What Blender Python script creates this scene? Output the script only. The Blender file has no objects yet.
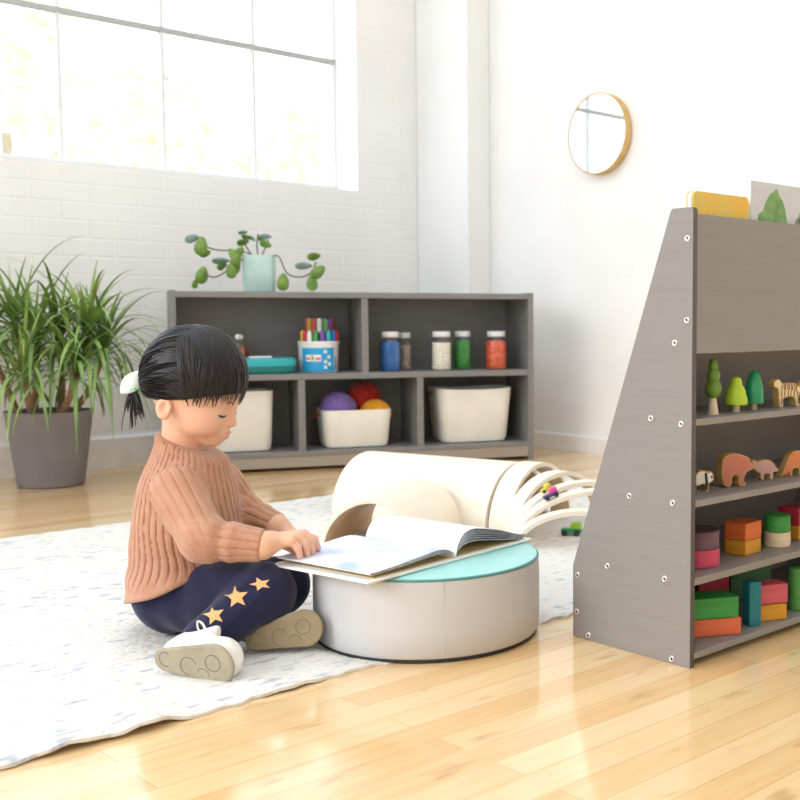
import bpy, bmesh, math, random
import numpy as np
from mathutils import Vector, Matrix
random.seed(7); np.random.seed(7)
PI = math.pi; R = math.radians
SC = bpy.context.scene; COL = SC.collection
A = R(45.5)                                   # the room's main axis against the camera's
cA, sA = math.cos(A), math.sin(A)
H, F, PX0 = 0.56, 1110.0, 575.0     # eye height, focal length and principal column in pixels
PITCH = math.atan(83 / F)

def room(u, v, z=0.0):
    return Vector((u * cA - v * sA, u * sA + v * cA, z))

def at(px, py, Y):
    """point at depth Y metres on a sight line (used to take real positions from the photo)"""
    dx, dy = (px - PX0) / F, (400 - py) / F
    r = Vector((dx, math.cos(PITCH) + dy * math.sin(PITCH), -math.sin(PITCH) + dy * math.cos(PITCH)))
    return Vector((0, 0, H)) + r * (Y / r.y)

# ------------------------------------------------------------------ materials
def lin(h):
    h = h.lstrip('#'); o = []
    for i in (0, 2, 4):
        c = int(h[i:i + 2], 16) / 255
        o.append(c / 12.92 if c <= .04045 else ((c + .055) / 1.055) ** 2.4)
    return (*o, 1)

def nd(nt, typ, **kw):
    n = nt.nodes.new(typ)
    for k, v in kw.items():
        if k in n.inputs: n.inputs[k].default_value = v
        else: setattr(n, k, v)
    return n

def mat(name, c, rough=.5, c2=None, scale=30, bump=0, bscale=None, stretch=None, spec=.5, sss=0, metal=0, sheen=0, coat=0, detail=4, lo=.35, hi=.65, bdist=.002):
    m = bpy.data.materials.new(name); m.use_nodes = True
    nt = m.node_tree; b = nt.nodes['Principled BSDF']
    b.inputs['Base Color'].default_value = lin(c); b.inputs['Roughness'].default_value = rough
    b.inputs['Specular IOR Level'].default_value = spec; b.inputs['Metallic'].default_value = metal
    if sss:
        b.inputs['Subsurface Weight'].default_value = sss; b.inputs['Subsurface Radius'].default_value = (.012, .004, .002); b.inputs['Subsurface Scale'].default_value = .6
    if sheen: b.inputs['Sheen Weight'].default_value = sheen
    if coat: b.inputs['Coat Weight'].default_value = coat; b.inputs['Coat Roughness'].default_value = .15
    if c2 or bump:
        tc = nd(nt, 'ShaderNodeTexCoord'); mp = nd(nt, 'ShaderNodeMapping')
        nt.links.new(tc.outputs['Object'], mp.inputs['Vector'])
        if stretch: mp.inputs['Scale'].default_value = stretch
    if c2:
        n = nd(nt, 'ShaderNodeTexNoise', Scale=scale, Detail=detail); nt.links.new(mp.outputs[0], n.inputs['Vector'])
        r = nd(nt, 'ShaderNodeValToRGB'); e = r.color_ramp.elements
        e[0].position, e[0].color = lo, lin(c); e[1].position, e[1].color = hi, lin(c2)
        nt.links.new(n.outputs['Fac'], r.inputs[0]); nt.links.new(r.outputs[0], b.inputs['Base Color'])
    if bump:
        n2 = nd(nt, 'ShaderNodeTexNoise', Scale=bscale or scale, Detail=3); nt.links.new(mp.outputs[0], n2.inputs['Vector'])
        bp = nd(nt, 'ShaderNodeBump', Strength=bump, Distance=bdist); nt.links.new(n2.outputs['Fac'], bp.inputs['Height'])
        nt.links.new(bp.outputs[0], b.inputs['Normal'])
    return m

def clear(name, tint='#ffffff', gloss=.1, rough=.03):
    m = bpy.data.materials.new(name); m.use_nodes = True; nt = m.node_tree
    out = nt.nodes['Material Output']; nt.nodes.remove(nt.nodes['Principled BSDF'])
    t = nd(nt, 'ShaderNodeBsdfTransparent', Color=lin(tint)); g = nd(nt, 'ShaderNodeBsdfGlossy', Roughness=rough)
    lw = nd(nt, 'ShaderNodeLayerWeight', Blend=.25); mr = nd(nt, 'ShaderNodeMath', operation='MULTIPLY_ADD')
    mr.inputs[1].default_value = .55; mr.inputs[2].default_value = gloss
    mx = nd(nt, 'ShaderNodeMixShader'); nt.links.new(lw.outputs['Facing'], mr.inputs[0]); nt.links.new(mr.outputs[0], mx.inputs[0])
    nt.links.new(t.outputs[0], mx.inputs[1]); nt.links.new(g.outputs[0], mx.inputs[2]); nt.links.new(mx.outputs[0], out.inputs[0])
    return m

def brickwall(name, st=.22):
    m = mat(name, '#f4f3f1', .75, '#efeeec', 3); nt = m.node_tree; b = nt.nodes['Principled BSDF']
    tc = nd(nt, 'ShaderNodeTexCoord'); sx = nd(nt, 'ShaderNodeSeparateXYZ'); cb = nd(nt, 'ShaderNodeCombineXYZ'); ad = nd(nt, 'ShaderNodeMath', operation='ADD')
    nt.links.new(tc.outputs['Object'], sx.inputs[0]); nt.links.new(sx.outputs[0], ad.inputs[0]); nt.links.new(sx.outputs[1], ad.inputs[1])
    nt.links.new(ad.outputs[0], cb.inputs[0]); nt.links.new(sx.outputs[2], cb.inputs[1])
    br = nd(nt, 'ShaderNodeTexBrick'); br.inputs['Scale'].default_value = 1; br.inputs['Brick Width'].default_value = .2; br.inputs['Row Height'].default_value = .065
    br.inputs['Mortar Size'].default_value = .006; br.inputs['Mortar Smooth'].default_value = .8
    br.inputs['Color1'].default_value = (1, 1, 1, 1); br.inputs['Color2'].default_value = (.8, .8, .8, 1); br.inputs['Mortar'].default_value = (0, 0, 0, 1)
    ns = nd(nt, 'ShaderNodeTexNoise', Scale=12, Detail=4); nt.links.new(tc.outputs['Object'], ns.inputs['Vector'])
    mm = nd(nt, 'ShaderNodeMath', operation='MULTIPLY_ADD'); mm.inputs[1].default_value = .5
    nt.links.new(cb.outputs[0], br.inputs['Vector']); nt.links.new(br.outputs['Color'], mm.inputs[0]); nt.links.new(ns.outputs['Fac'], mm.inputs[2])
    bp = nd(nt, 'ShaderNodeBump', Strength=st, Distance=.005); nt.links.new(mm.outputs[0], bp.inputs['Height']); nt.links.new(bp.outputs[0], b.inputs['Normal'])
    return m

def floormat():
    m = mat('maple_floor', '#e6c08c', .12, coat=.35); nt = m.node_tree; b = nt.nodes['Principled BSDF']
    tc = nd(nt, 'ShaderNodeTexCoord')
    br = nd(nt, 'ShaderNodeTexBrick'); br.offset = .37; br.inputs['Scale'].default_value = 1; br.inputs['Brick Width'].default_value = .9; br.inputs['Row Height'].default_value = .057
    br.inputs['Mortar Size'].default_value = .0011; br.inputs['Mortar Smooth'].default_value = .6; br.inputs['Bias'].default_value = 0
    br.inputs['Color1'].default_value = (0, 0, 0, 1); br.inputs['Color2'].default_value = (1, 1, 1, 1); br.inputs['Mortar'].default_value = (.5, .5, .5, 1)
    nt.links.new(tc.outputs['Object'], br.inputs['Vector'])
    mp = nd(nt, 'ShaderNodeMapping'); mp.inputs['Scale'].default_value = (2.2, 26, 1); nt.links.new(tc.outputs['Object'], mp.inputs[0])
    gr = nd(nt, 'ShaderNodeTexNoise', Scale=2.2, Detail=5, Roughness=.6); nt.links.new(mp.outputs[0], gr.inputs['Vector'])
    mp2 = nd(nt, 'ShaderNodeMapping'); mp2.inputs['Scale'].default_value = (3, 9, 1); nt.links.new(tc.outputs['Object'], mp2.inputs[0])
    kn = nd(nt, 'ShaderNodeTexNoise', Scale=2.6, Detail=2); nt.links.new(mp2.outputs[0], kn.inputs['Vector'])
    a = nd(nt, 'ShaderNodeMath', operation='MULTIPLY_ADD'); a.inputs[1].default_value = .42
    s1 = nd(nt, 'ShaderNodeMath', operation='MULTIPLY'); s1.inputs[1].default_value = .6
    nt.links.new(gr.outputs['Fac'], s1.inputs[0]); nt.links.new(br.outputs['Color'], a.inputs[0]); nt.links.new(s1.outputs[0], a.inputs[2])
    rp = nd(nt, 'ShaderNodeValToRGB'); e = rp.color_ramp.elements
    e[0].position, e[0].color = .15, lin('#d8a76b'); e[1].position, e[1].color = .8, lin('#ecd0a3')
    e2 = e.new(.45); e2.color = lin('#e3bc87')
    nt.links.new(a.outputs[0], rp.inputs[0])
    kr = nd(nt, 'ShaderNodeValToRGB'); k = kr.color_ramp.elements; k[0].position, k[0].color = .25, (.62, .5, .36, 1); k[1].position, k[1].color = .36, (1, 1, 1, 1)
    nt.links.new(kn.outputs['Fac'], kr.inputs[0])
    mu = nd(nt, 'ShaderNodeMix', data_type='RGBA', blend_type='MULTIPLY'); mu.inputs[0].default_value = .6
    nt.links.new(rp.outputs[0], mu.inputs[6]); nt.links.new(kr.outputs[0], mu.inputs[7])
    mo = nd(nt, 'ShaderNodeMix', data_type='RGBA'); mo.inputs[7].default_value = lin('#b98a52')
    sc = nd(nt, 'ShaderNodeMath', operation='MULTIPLY'); sc.inputs[1].default_value = .55
    nt.links.new(br.outputs['Fac'], sc.inputs[0]); nt.links.new(sc.outputs[0], mo.inputs[0]); nt.links.new(mu.outputs[2], mo.inputs[6]); nt.links.new(mo.outputs[2], b.inputs['Base Color'])
    bp = nd(nt, 'ShaderNodeBump', Strength=.12, Distance=.002, invert=True); nt.links.new(br.outputs['Fac'], bp.inputs['Height']); nt.links.new(bp.outputs[0], b.inputs['Normal'])
    return m

def rugmat():
    m = mat('woven_rug', '#f1eee8', .95, spec=.1); nt = m.node_tree; b = nt.nodes['Principled BSDF']
    tc = nd(nt, 'ShaderNodeTexCoord')
    def noise(sc, sx, sy, det=3):
        mp = nd(nt, 'ShaderNodeMapping'); mp.inputs['Scale'].default_value = (sx, sy, 1); nt.links.new(tc.outputs['Object'], mp.inputs[0])
        n = nd(nt, 'ShaderNodeTexNoise', Scale=sc, Detail=det); nt.links.new(mp.outputs[0], n.inputs['Vector']); return n
    flecks = noise(26, 1, 2.6); big = noise(2.4, 1, 1.6, 2); hue = noise(14, 1, 2, 1)
    hr = nd(nt, 'ShaderNodeValToRGB'); e = hr.color_ramp.elements
    e[0].position, e[0].color = .36, lin('#a9b7c8'); e[1].position, e[1].color = .68, lin('#cdb99a')
    x = e.new(.46); x.color = lin('#9aa1ab'); x = e.new(.56); x.color = lin('#c9cdd2')
    nt.links.new(hue.outputs['Fac'], hr.inputs[0])
    fr = nd(nt, 'ShaderNodeValToRGB'); e = fr.color_ramp.elements; e[0].position, e[1].position = .55, .66
    ad = nd(nt, 'ShaderNodeMath', operation='MULTIPLY_ADD'); ad.inputs[1].default_value = .30; 
    sb = nd(nt, 'ShaderNodeMath', operation='SUBTRACT'); sb.inputs[1].default_value = .15
    nt.links.new(big.outputs['Fac'], ad.inputs[0]); nt.links.new(flecks.outputs['Fac'], ad.inputs[2]); nt.links.new(ad.outputs[0], sb.inputs[0]); nt.links.new(sb.outputs[0], fr.inputs[0])
    mx = nd(nt, 'ShaderNodeMix', data_type='RGBA'); mx.inputs[6].default_value = lin('#e2dfda')
    sc = nd(nt, 'ShaderNodeMath', operation='MULTIPLY'); sc.inputs[1].default_value = .75
    nt.links.new(fr.outputs[0], sc.inputs[0]); nt.links.new(sc.outputs[0], mx.inputs[0]); nt.links.new(hr.outputs[0], mx.inputs[7]); nt.links.new(mx.outputs[2], b.inputs['Base Color'])
    mpv = nd(nt, 'ShaderNodeMapping'); mpv.inputs['Scale'].default_value = (1, 1.7, 1); nt.links.new(tc.outputs['Object'], mpv.inputs[0])
    vo = nd(nt, 'ShaderNodeTexVoronoi', Scale=75); nt.links.new(mpv.outputs[0], vo.inputs['Vector'])
    bp = nd(nt, 'ShaderNodeBump', Strength=.5, Distance=.004, invert=True); nt.links.new(vo.outputs['Distance'], bp.inputs['Height']); nt.links.new(bp.outputs[0], b.inputs['Normal'])
    return m

def skinmat():
    m = mat('skin', '#e6b598', .5, sss=.25, spec=.35); return m

M = {}
M['wall'] = brickwall('painted_brick', .09); M['wallb'] = brickwall('painted_brick_rough', .38); M['plain'] = mat('white_paint', '#f3f3f2', .7, '#eeeeed', 2)
M['floor'] = floormat(); M['rug'] = rugmat()
M['trimw'] = mat('white_trim', '#efedea', .6, '#dad6d0', 6, lo=.5, hi=.8)
M['frame'] = mat('window_metal', '#e2e2e2', .6); M['bar'] = mat('grey_bar', '#b4b4b4', .6); M['pane'] = clear('window_glass', gloss=.03)
M['grey'] = mat('grey_laminate', '#858381', .5, '#7e7c7a', 9, stretch=(1, 1, 8)); M['greyedge'] = mat('grey_edge', '#a0968a', .5); M['bedge'] = mat('dark_edge_band', '#514c4a', .5)
M['bgrey'] = mat('ash_laminate', '#8c8885', .42, '#888481', 6, stretch=(1, 1, 14)); M['steel'] = mat('screw_steel', '#d8d4cc', .3, metal=.8); M['dark'] = mat('dark_recess', '#2a2724', .8)
M['pouf'] = mat('vinyl_beige', '#c7c6c7', .55, '#c1c0c1', 5, bump=.08, bscale=300); M['mint'] = mat('vinyl_mint', '#a9dcd6', .5, '#9fd6d0', 8); M['piping'] = mat('teal_piping', '#4b8d8b', .5); M['base'] = mat('black_base', '#2b2a2c', .7)
M['paper'] = mat('page_paper', '#f2f1f6', .6, '#e9e9f2', 12, lo=.4, hi=.75); M['pageedge'] = mat('page_edges', '#c8c4c8', .8, '#7f7a82', 60, stretch=(1, 1, 12)); M['tan'] = mat('endpaper', '#dcbd84', .7); M['coverw'] = mat('cover_white', '#f1efe9', .5)
M['inkblue'] = mat('pale_blue_ink', '#b4c4ea', .6, '#eff0f8', 14)
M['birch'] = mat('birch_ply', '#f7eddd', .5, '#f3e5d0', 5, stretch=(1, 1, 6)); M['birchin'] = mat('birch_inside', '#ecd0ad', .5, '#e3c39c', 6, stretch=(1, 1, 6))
M['skin'] = skinmat(); M['lips'] = mat('lip_skin', '#d7958a', .45, sss=.15); M['hair'] = mat('black_hair', '#120c0e', .42, '#1c1315', 60, spec=.4); M['lash'] = mat('lash_dark', '#2a1c18', .6); M['brow'] = mat('brow_hair', '#8d6a58', .8)
M['knit'] = mat('peach_knit', '#c09075', .9, '#b8866a', 40, bump=.3, bscale=500, sheen=.3, spec=.2); M['navy'] = mat('navy_jersey', '#262544', .9, '#21203c', 60, bump=.15, bscale=400, sheen=.2, spec=.2)
M['star'] = mat('gold_felt', '#dfae74', .9); M['shoe'] = mat('white_leather', '#efece6', .6); M['sole'] = mat('taupe_suede', '#aaa08b', .9, '#9c917b', 30); M['sole2'] = mat('brown_suede', '#9b8a6c', .9, '#8d7c60', 30); M['mark'] = mat('sole_print', '#6f6656', .9); M['bow'] = mat('bow_fabric', '#eef4ee', .8); M['bowg'] = mat('bow_green', '#7fd0b6', .8)
M['pot'] = mat('charcoal_pot', '#7c7a80', .6, '#77747a', 12); M['soil'] = mat('soil', '#3a2a20', 1, '#241a14', 60, bump=.6)
M['leaf'] = mat('strap_leaf', '#66893a', .45, '#9db868', 9); M['leafd'] = mat('strap_leaf_dark', '#4f7032', .5, '#82a053', 9); M['cane'] = mat('cane', '#a08062', .9, '#7d6148', 40, stretch=(1, 1, 6))
M['pleaf'] = mat('round_leaf', '#7c9c3e', .4, '#5d8238', 30); M['pleafp'] = mat('pale_leaf', '#a9c7cf', .35, '#8fb39a', 30); M['vine'] = mat('vine', '#6d6a4a', .8); M['mintpot'] = mat('mint_ceramic', '#c3e0d8', .45, '#b9d8d0', 20)
M['canvas'] = mat('cream_fabric', '#f0ebe0', .9, '#e9e3d7', 10, bump=.15, bscale=200); M['leather'] = mat('tan_leather', '#a65c35', .6)
M['glass'] = clear('jar_glass', '#fbfdfd', gloss=.03); M['lid'] = mat('white_lid', '#ecebe8', .4)
M['fblue'] = mat('blue_fill', '#2f6fb5', .8, '#2a64a8', 50); M['fcream'] = mat('cream_beads', '#fbf1dc', .5); M['fgreen'] = mat('green_fill', '#0f7a3c', .6, '#4fae45', 120); M['fred'] = mat('red_fill', '#e2442c', .5, '#f07a4a', 70); M['fbrown'] = mat('brown_fill', '#9b7b66', .8, '#c9b9ac', 60)
M['tealp'] = mat('teal_plastic', '#2aa6ab', .35); M['teald'] = mat('teal_dark', '#0c7674', .4); M['white'] = mat('white_plastic', '#f0f0ee', .4)
M['labelb'] = mat('blue_label', '#2ba3d8', .5)
def wood(n, c, c2): M[n] = mat(n, c, .5, c2, 12, stretch=(1, 1, 7), bump=.05, bscale=60)
wood('w_tan', '#dcb877', '#cfa763'); wood('w_pale', '#e8d3b4', '#dcc3a0'); wood('w_purple', '#6b4d60', '#5d4354'); wood('w_pink', '#d2496a', '#c23f5e'); wood('w_orange', '#dc7236', '#cf652c'); wood('w_amber', '#d99a2b', '#cb8c22'); wood('w_green', '#3a9a44', '#2f8a3b'); wood('w_red', '#b93248', '#a62a3f'); wood('w_teal', '#16808a', '#12737d'); wood('w_rose', '#d35f6d', '#c65465'); wood('w_coral', '#e2714a', '#d66640'); wood('w_dgreen', '#2c6a38', '#265e31'); wood('w_lgreen', '#54a04c', '#499142')
M['t_olive'] = mat('olive_paint', '#6b8f2f', .35, '#5f8229', 20); M['t_lime'] = mat('lime_paint', '#b5d62c', .35); M['t_emer'] = mat('emerald_paint', '#249a63', .3)
M['p_brown'] = mat('rose_brown_paint', '#c47a62', .55); M['p_pink'] = mat('dusty_pink_paint', '#d3a3a3', .55); M['p_orange'] = mat('orange_paint', '#e08a55', .55); M['p_white'] = mat('white_paint_toy', '#f2efe8', .55); M['p_black'] = mat('black_paint', '#2b2826', .55); M['p_stripe'] = mat('stripe_brown', '#7d4f2a', .6); M['p_cream'] = mat('cream_paint', '#f0dcae', .55)
M['ybook'] = mat('yellow_cover', '#e8b63c', .5, '#d8c765', 14); M['gpic'] = mat('sky_print', '#c9cdd2', .4); M['tpic'] = mat('tree_print', '#7ea860', .4, '#5a8a45', 60); M['tpic2'] = mat('dark_tree_print', '#3d5a3c', .4, '#8fa08a', 90); M['grassp'] = mat('grass_print', '#8fb56a', .4)

# ------------------------------------------------------------------ mesh helpers
def link(name, me, m=None, parent=None, loc=None, rz=0, smooth=False, mats=None):
    o = bpy.data.objects.new(name, me); COL.objects.link(o)
    for x in (mats or ([m] if m else [])): me.materials.append(x)
    if smooth and len(me.polygons): me.polygons.foreach_set('use_smooth', [True] * len(me.polygons))
    if parent: o.parent = parent
    if loc is not None: o.location = loc
    o.rotation_euler.z = rz
    return o

def frombm(name, bm, m=None, parent=None, loc=None, rz=0, smooth=False, bevel=0, seg=2, mats=None):
    bmesh.ops.recalc_face_normals(bm, faces=bm.faces)
    me = bpy.data.meshes.new(name); bm.to_mesh(me); bm.free(); me.set_sharp_from_angle(angle=R(42))
    o = link(name, me, m, parent, loc, rz, smooth, mats)
    if bevel:
        b = o.modifiers.new('bevel', 'BEVEL'); b.width = bevel; b.segments = seg; b.limit_method = 'ANGLE'; b.angle_limit = R(40)
        if not smooth:
            me.polygons.foreach_set('use_smooth', [True] * len(me.polygons)); b.harden_normals = True
    return o

def box(bm, x0, x1, y0, y1, z0, z1, rot=None, mi=0):
    v = [bm.verts.new((x, y, z)) for x in (x0, x1) for y in (y0, y1) for z in (z0, z1)]
    if rot is not None:
        for q in v: q.co = rot @ q.co
    for f in ((0, 1, 3, 2), (4, 6, 7, 5), (0, 4, 5, 1), (2, 3, 7, 6), (0, 2, 6, 4), (1, 5, 7, 3)):
        bm.faces.new([v[i] for i in f]).material_index = mi

def bx(name, x0, x1, y0, y1, z0, z1, m, parent=None, bevel=.0015, loc=None, rz=0, seg=2):
    bm = bmesh.new(); box(bm, x0, x1, y0, y1, z0, z1); return frombm(name, bm, m, parent, loc, rz, bevel=bevel, seg=seg)

def prism(bm, pts, lo, hi, axis='y', mi=0, mi_front=None):
    """polygon pts (a,b) pushed along an axis: 'y' -> (a,y,b), 'x' -> (x,a,b), 'z' -> (a,b,z)"""
    def mk(a, b, t): return {'y': (a, t, b), 'x': (t, a, b), 'z': (a, b, t)}[axis]
    p = [bm.verts.new(mk(a, b, lo)) for a, b in pts]; q = [bm.verts.new(mk(a, b, hi)) for a, b in pts]
    n = len(pts); f = bm.faces.new(p); f.material_index = mi if mi_front is None else mi_front
    bm.faces.new(q[::-1]).material_index = mi
    for i in range(n): bm.faces.new((p[i], q[i], q[(i + 1) % n], p[(i + 1) % n])).material_index = mi

def lathe(bm, prof, n=32, ctr=(0, 0), mi=0, sq=None):
    """prof: (r,z) list; r=0 closes. sq: superellipse exponent and half sizes"""
    rings = []
    for r, z in prof:
        if r < 1e-6: rings.append([bm.verts.new((ctr[0], ctr[1], z))]); continue
        ring = []
        for i in range(n):
            a = 2 * PI * i / n; c, s = math.cos(a), math.sin(a)
            if sq:
                e, ax, ay = sq; k = (abs(c) ** e + abs(s) ** e) ** (-1 / e); c, s = c * k * ax, s * k * ay
            ring.append(bm.verts.new((ctr[0] + r * c, ctr[1] + r * s, z)))
        rings.append(ring)
    for a, b in zip(rings, rings[1:]):
        if len(a) == 1 and len(b) == 1: continue
        for i in range(n):
            j = (i + 1) % n
            if len(a) == 1: f = bm.faces.new((a[0], b[i], b[j]))
            elif len(b) == 1: f = bm.faces.new((a[i], a[j], b[0]))
            else: f = bm.faces.new((a[i], a[j], b[j], b[i]))
            f.material_index = mi; f.smooth = True

def tube(bm, pts, rad, n=8, cap=True, flat=1.0, up=Vector((0, 0, 1)), mi=0):
    pts = [Vector(p) for p in pts]; L = len(pts)
    if not hasattr(rad, '__len__'): rad = [rad] * L
    rings = []; prev = None
    for i, p in enumerate(pts):
        t = (pts[min(i + 1, L - 1)] - pts[max(i - 1, 0)]).normalized()
        s = t.cross(up if prev is None else prev[1])
        if s.length < 1e-4: s = t.cross(Vector((1, 0, .3)))
        s.normalize(); w = s.cross(t).normalized(); prev = (s, w)
        rings.append([bm.verts.new(p + (s * math.cos(2 * PI * k / n) + w * math.sin(2 * PI * k / n) * flat) * rad[i]) for k in range(n)])
    for a, b in zip(rings, rings[1:]):
        for k in range(n):
            f = bm.faces.new((a[k], a[(k + 1) % n], b[(k + 1) % n], b[k])); f.smooth = True; f.material_index = mi
    if cap:
        bm.faces.new(rings[0][::-1]).material_index = mi; bm.faces.new(rings[-1]).material_index = mi

def ball(bm, c, r, sub=2, mi=0):
    x = bmesh.ops.create_icosphere(bm, subdivisions=sub, radius=1)
    r = r if hasattr(r, '__len__') else (r, r, r)
    for v in x['verts']:
        v.co = Vector((v.co.x * r[0] + c[0], v.co.y * r[1] + c[1], v.co.z * r[2] + c[2]))
        for f in v.link_faces: f.smooth = True; f.material_index = mi

def spline(P, n=12):
    P = [Vector(p) for p in P]; out = []
    Q = [P[0] * 2 - P[1]] + P + [P[-1] * 2 - P[-2]]
    for i in range(1, len(Q) - 2):
        a, b, c, d = Q[i - 1:i + 3]
        for k in range(n):
            t = k / n
            out.append(.5 * ((2 * b) + (c - a) * t + (2 * a - 5 * b + 4 * c - d) * t * t + (3 * b - a - 3 * c + d) * t ** 3))
    out.append(P[-1]); return out

def thing(name, label, cat, loc=(0, 0, 0), rz=0, group=None):
    o = bpy.data.objects.new(name, None); COL.objects.link(o); o.empty_display_size = .05
    o.location = loc; o.rotation_euler.z = rz
    return tag(o, label, cat, group)
def tag(o, label, cat, group=None, kind=None):
    o['label'] = label; o['category'] = cat
    if group: o['group'] = group
    if kind: o['kind'] = kind
    return o
def struct(o): o['kind'] = 'structure'; return o
def dup(root, loc, rz, label, group=None):
    r = root.copy(); COL.objects.link(r); r.location = loc; r.rotation_euler.z = rz; r['label'] = label
    for ch in root.children:
        c = ch.copy(); COL.objects.link(c); c.parent = r
        for g in ch.children:
            d = g.copy(); COL.objects.link(d); d.parent = c
    return r

# ------------------------------------------------------------------ implicit surfaces
def surf(fn, lo, hi, h):
    lo = np.array(lo, np.float32); hi = np.array(hi, np.float32); B = 16
    n = (np.ceil((hi - lo) / h / B).astype(int)) * B; V = np.empty(n, np.float32)
    nb = n // B; ii = np.stack(np.meshgrid(*[np.arange(k) for k in nb], indexing='ij'), -1).reshape(-1, 3)
    cen = lo + (ii * B + B / 2) * h; dc = fn(cen.astype(np.float32)); rad = .87 * B * h * 1.35 + .006
    g = np.stack(np.meshgrid(*[np.arange(B)] * 3, indexing='ij'), -1).reshape(-1, 3)
    near = np.abs(dc) < rad
    for (i, j, k), d in zip(ii[~near], dc[~near]): V[i*B:i*B+B, j*B:j*B+B, k*B:k*B+B] = d
    q = ii[near]
    for s in range(0, len(q), 64):
        c = q[s:s + 64]; P = (lo + (c[:, None, :] * B + g[None]) * h).reshape(-1, 3).astype(np.float32)
        d = fn(P).reshape(len(c), B, B, B)
        for (i, j, k), x in zip(c, d): V[i*B:i*B+B, j*B:j*B+B, k*B:k*B+B] = x
    ins = V < 0; st = np.array([n[1] * n[2], n[2], 1]); acc = []; qs = []
    for a in range(3):
        b, c = (a + 1) % 3, (a + 2) % 3
        s0 = [slice(None)] * 3; s1 = [slice(None)] * 3; s0[a] = slice(0, -1); s1[a] = slice(1, None)
        idx = np.stack(np.nonzero(ins[tuple(s0)] != ins[tuple(s1)]), -1)
        if not len(idx): continue
        nx = idx.copy(); nx[:, a] += 1
        va = V[tuple(idx.T)]; vb = V[tuple(nx.T)]; t = va / (va - vb)
        pos = idx.astype(np.float64); pos[:, a] += t
        cell = idx @ st; four = np.stack([cell, cell - st[b], cell - st[b] - st[c], cell - st[c]], 1)
        acc.append((four, pos)); qs.append(np.where((va < 0)[:, None], four, four[:, ::-1]))
    cells = np.concatenate([f.ravel() for f, _ in acc]); P = np.concatenate([np.repeat(p, 4, 0) for _, p in acc])
    uq, inv = np.unique(cells, return_inverse=True); cnt = np.bincount(inv)
    vs = np.stack([np.bincount(inv, P[:, i]) / cnt for i in range(3)], 1) * h + lo
    return vs, np.searchsorted(uq, np.concatenate(qs))

def sdfobj(name, fn, lo, hi, h, m, parent=None, base=Vector((0, 0, 0)), mats=None, post=None, loc=None):
    vs, q = surf(fn, lo, hi, h)
    if post is not None: vs = post(vs)
    vs = vs - np.array(base)
    me = bpy.data.meshes.new(name); me.vertices.add(len(vs)); me.vertices.foreach_set('co', vs.astype(np.float32).ravel())
    me.loops.add(len(q) * 4); me.loops.foreach_set('vertex_index', q.astype(np.int32).ravel())
    me.polygons.add(len(q)); me.polygons.foreach_set('loop_start', np.arange(0, len(q) * 4, 4, dtype=np.int32))
    me.update(calc_edges=True); me.validate()
    return link(name, me, m, parent, loc, smooth=True, mats=mats)

nrm = lambda p: np.sqrt((p * p).sum(-1))
def smin(a, b, k):
    hh = np.clip(.5 + .5 * (b - a) / k, 0, 1); return b + (a - b) * hh - k * hh * (1 - hh)
def smax(a, b, k): return -smin(-a, -b, k)
def cap_(p, a, b, r1, r2):
    a = np.array(a, np.float32); b = np.array(b, np.float32); ba = b - a; pa = p - a
    t = np.clip(pa @ ba / (ba @ ba), 0, 1); return nrm(pa - t[:, None] * ba) - (r1 + (r2 - r1) * t)
def ell(p, c, r, rot=None):
    q = p - np.array(c, np.float32)
    if rot is not None: q = q @ rot
    r = np.array(r, np.float32); k0 = nrm(q / r); k1 = nrm(q / (r * r)) + 1e-9; return k0 * (k0 - 1) / k1
def union(k, *d):
    x = d[0]
    for y in d[1:]: x = smin(x, y, k)
    return x

# ================================================================== THE ROOM
U0, U1, V0, V1, CEIL = -2.6, 3.30, -2.6, 4.13, 3.3
struct(bx('floor', U0, U1 + .15, V0, V1 + .15, -.06, 0, M['floor'], rz=A, bevel=0))
bm = bmesh.new()                                              # ceiling; its long unseen opening is added to light the room from above
for a in ((U0, U1 + .15, V0, -.2), (U0, U1 + .15, 3.6, V1 + .15), (U0, 0, -.2, 3.6), (1.9, U1 + .15, -.2, 3.6)): box(bm, *a, CEIL, CEIL + .12)
struct(frombm('ceiling', bm, M['plain'], rz=A))
WS, WT, WU0, WU1, GV = 1.11, 2.85, -1.24, 2.846, 4.305       # window: sill, head, left and right jambs, plane of the panes
bm = bmesh.new()
box(bm, U0, U1 + .15, V1, V1 + .3, 0, WS); box(bm, U0, U1 + .15, V1, V1 + .3, WT, CEIL)
box(bm, U0, WU0, V1, V1 + .3, WS, WT); box(bm, WU1, U1 + .15, V1, V1 + .3, WS, WT)
struct(frombm('wall_back', bm, M['wallb'], rz=A))
struct(bx('wall_right', U1, U1 + .15, V0, V1, 0, CEIL, M['wall'], rz=A, bevel=0))
struct(bx('wall_front', U0, U1 + .15, V0 - .15, V0, 0, CEIL, M['plain'], rz=A, bevel=0))
bm = bmesh.new()                                              # left wall: one wide opening like the window in the photo
box(bm, U0 - .15, U0, V0, V1 + .3, 0, .7); box(bm, U0 - .15, U0, V0, V1 + .3, 3.05, CEIL); box(bm, U0 - .15, U0, V0, V0 + .5, .7, 3.05); box(bm, U0 - .15, U0, V1 - .3, V1 + .3, .7, 3.05)
struct(frombm('wall_left', bm, M['plain'], rz=A))
struct(bx('trim_1', 3.17, U1 - .001, 3.771, V1 - .001, 0, CEIL, M['plain'], rz=A, bevel=.004))       # corner pier
bm = bmesh.new()
prism(bm, [(V1 - .018, 0), (V1 - .001, 0), (V1 - .001, .118), (V1 - .008, .118), (V1 - .018, .108)], U0, 3.17, 'x')
struct(frombm('baseboard_back', bm, M['trimw'], rz=A))
bm = bmesh.new()
prism(bm, [(U1 - .016, 0), (U1 - .001, 0), (U1 - .001, .07), (U1 - .008, .07), (U1 - .016, .062)], V0, 3.771, 'y')
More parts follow.
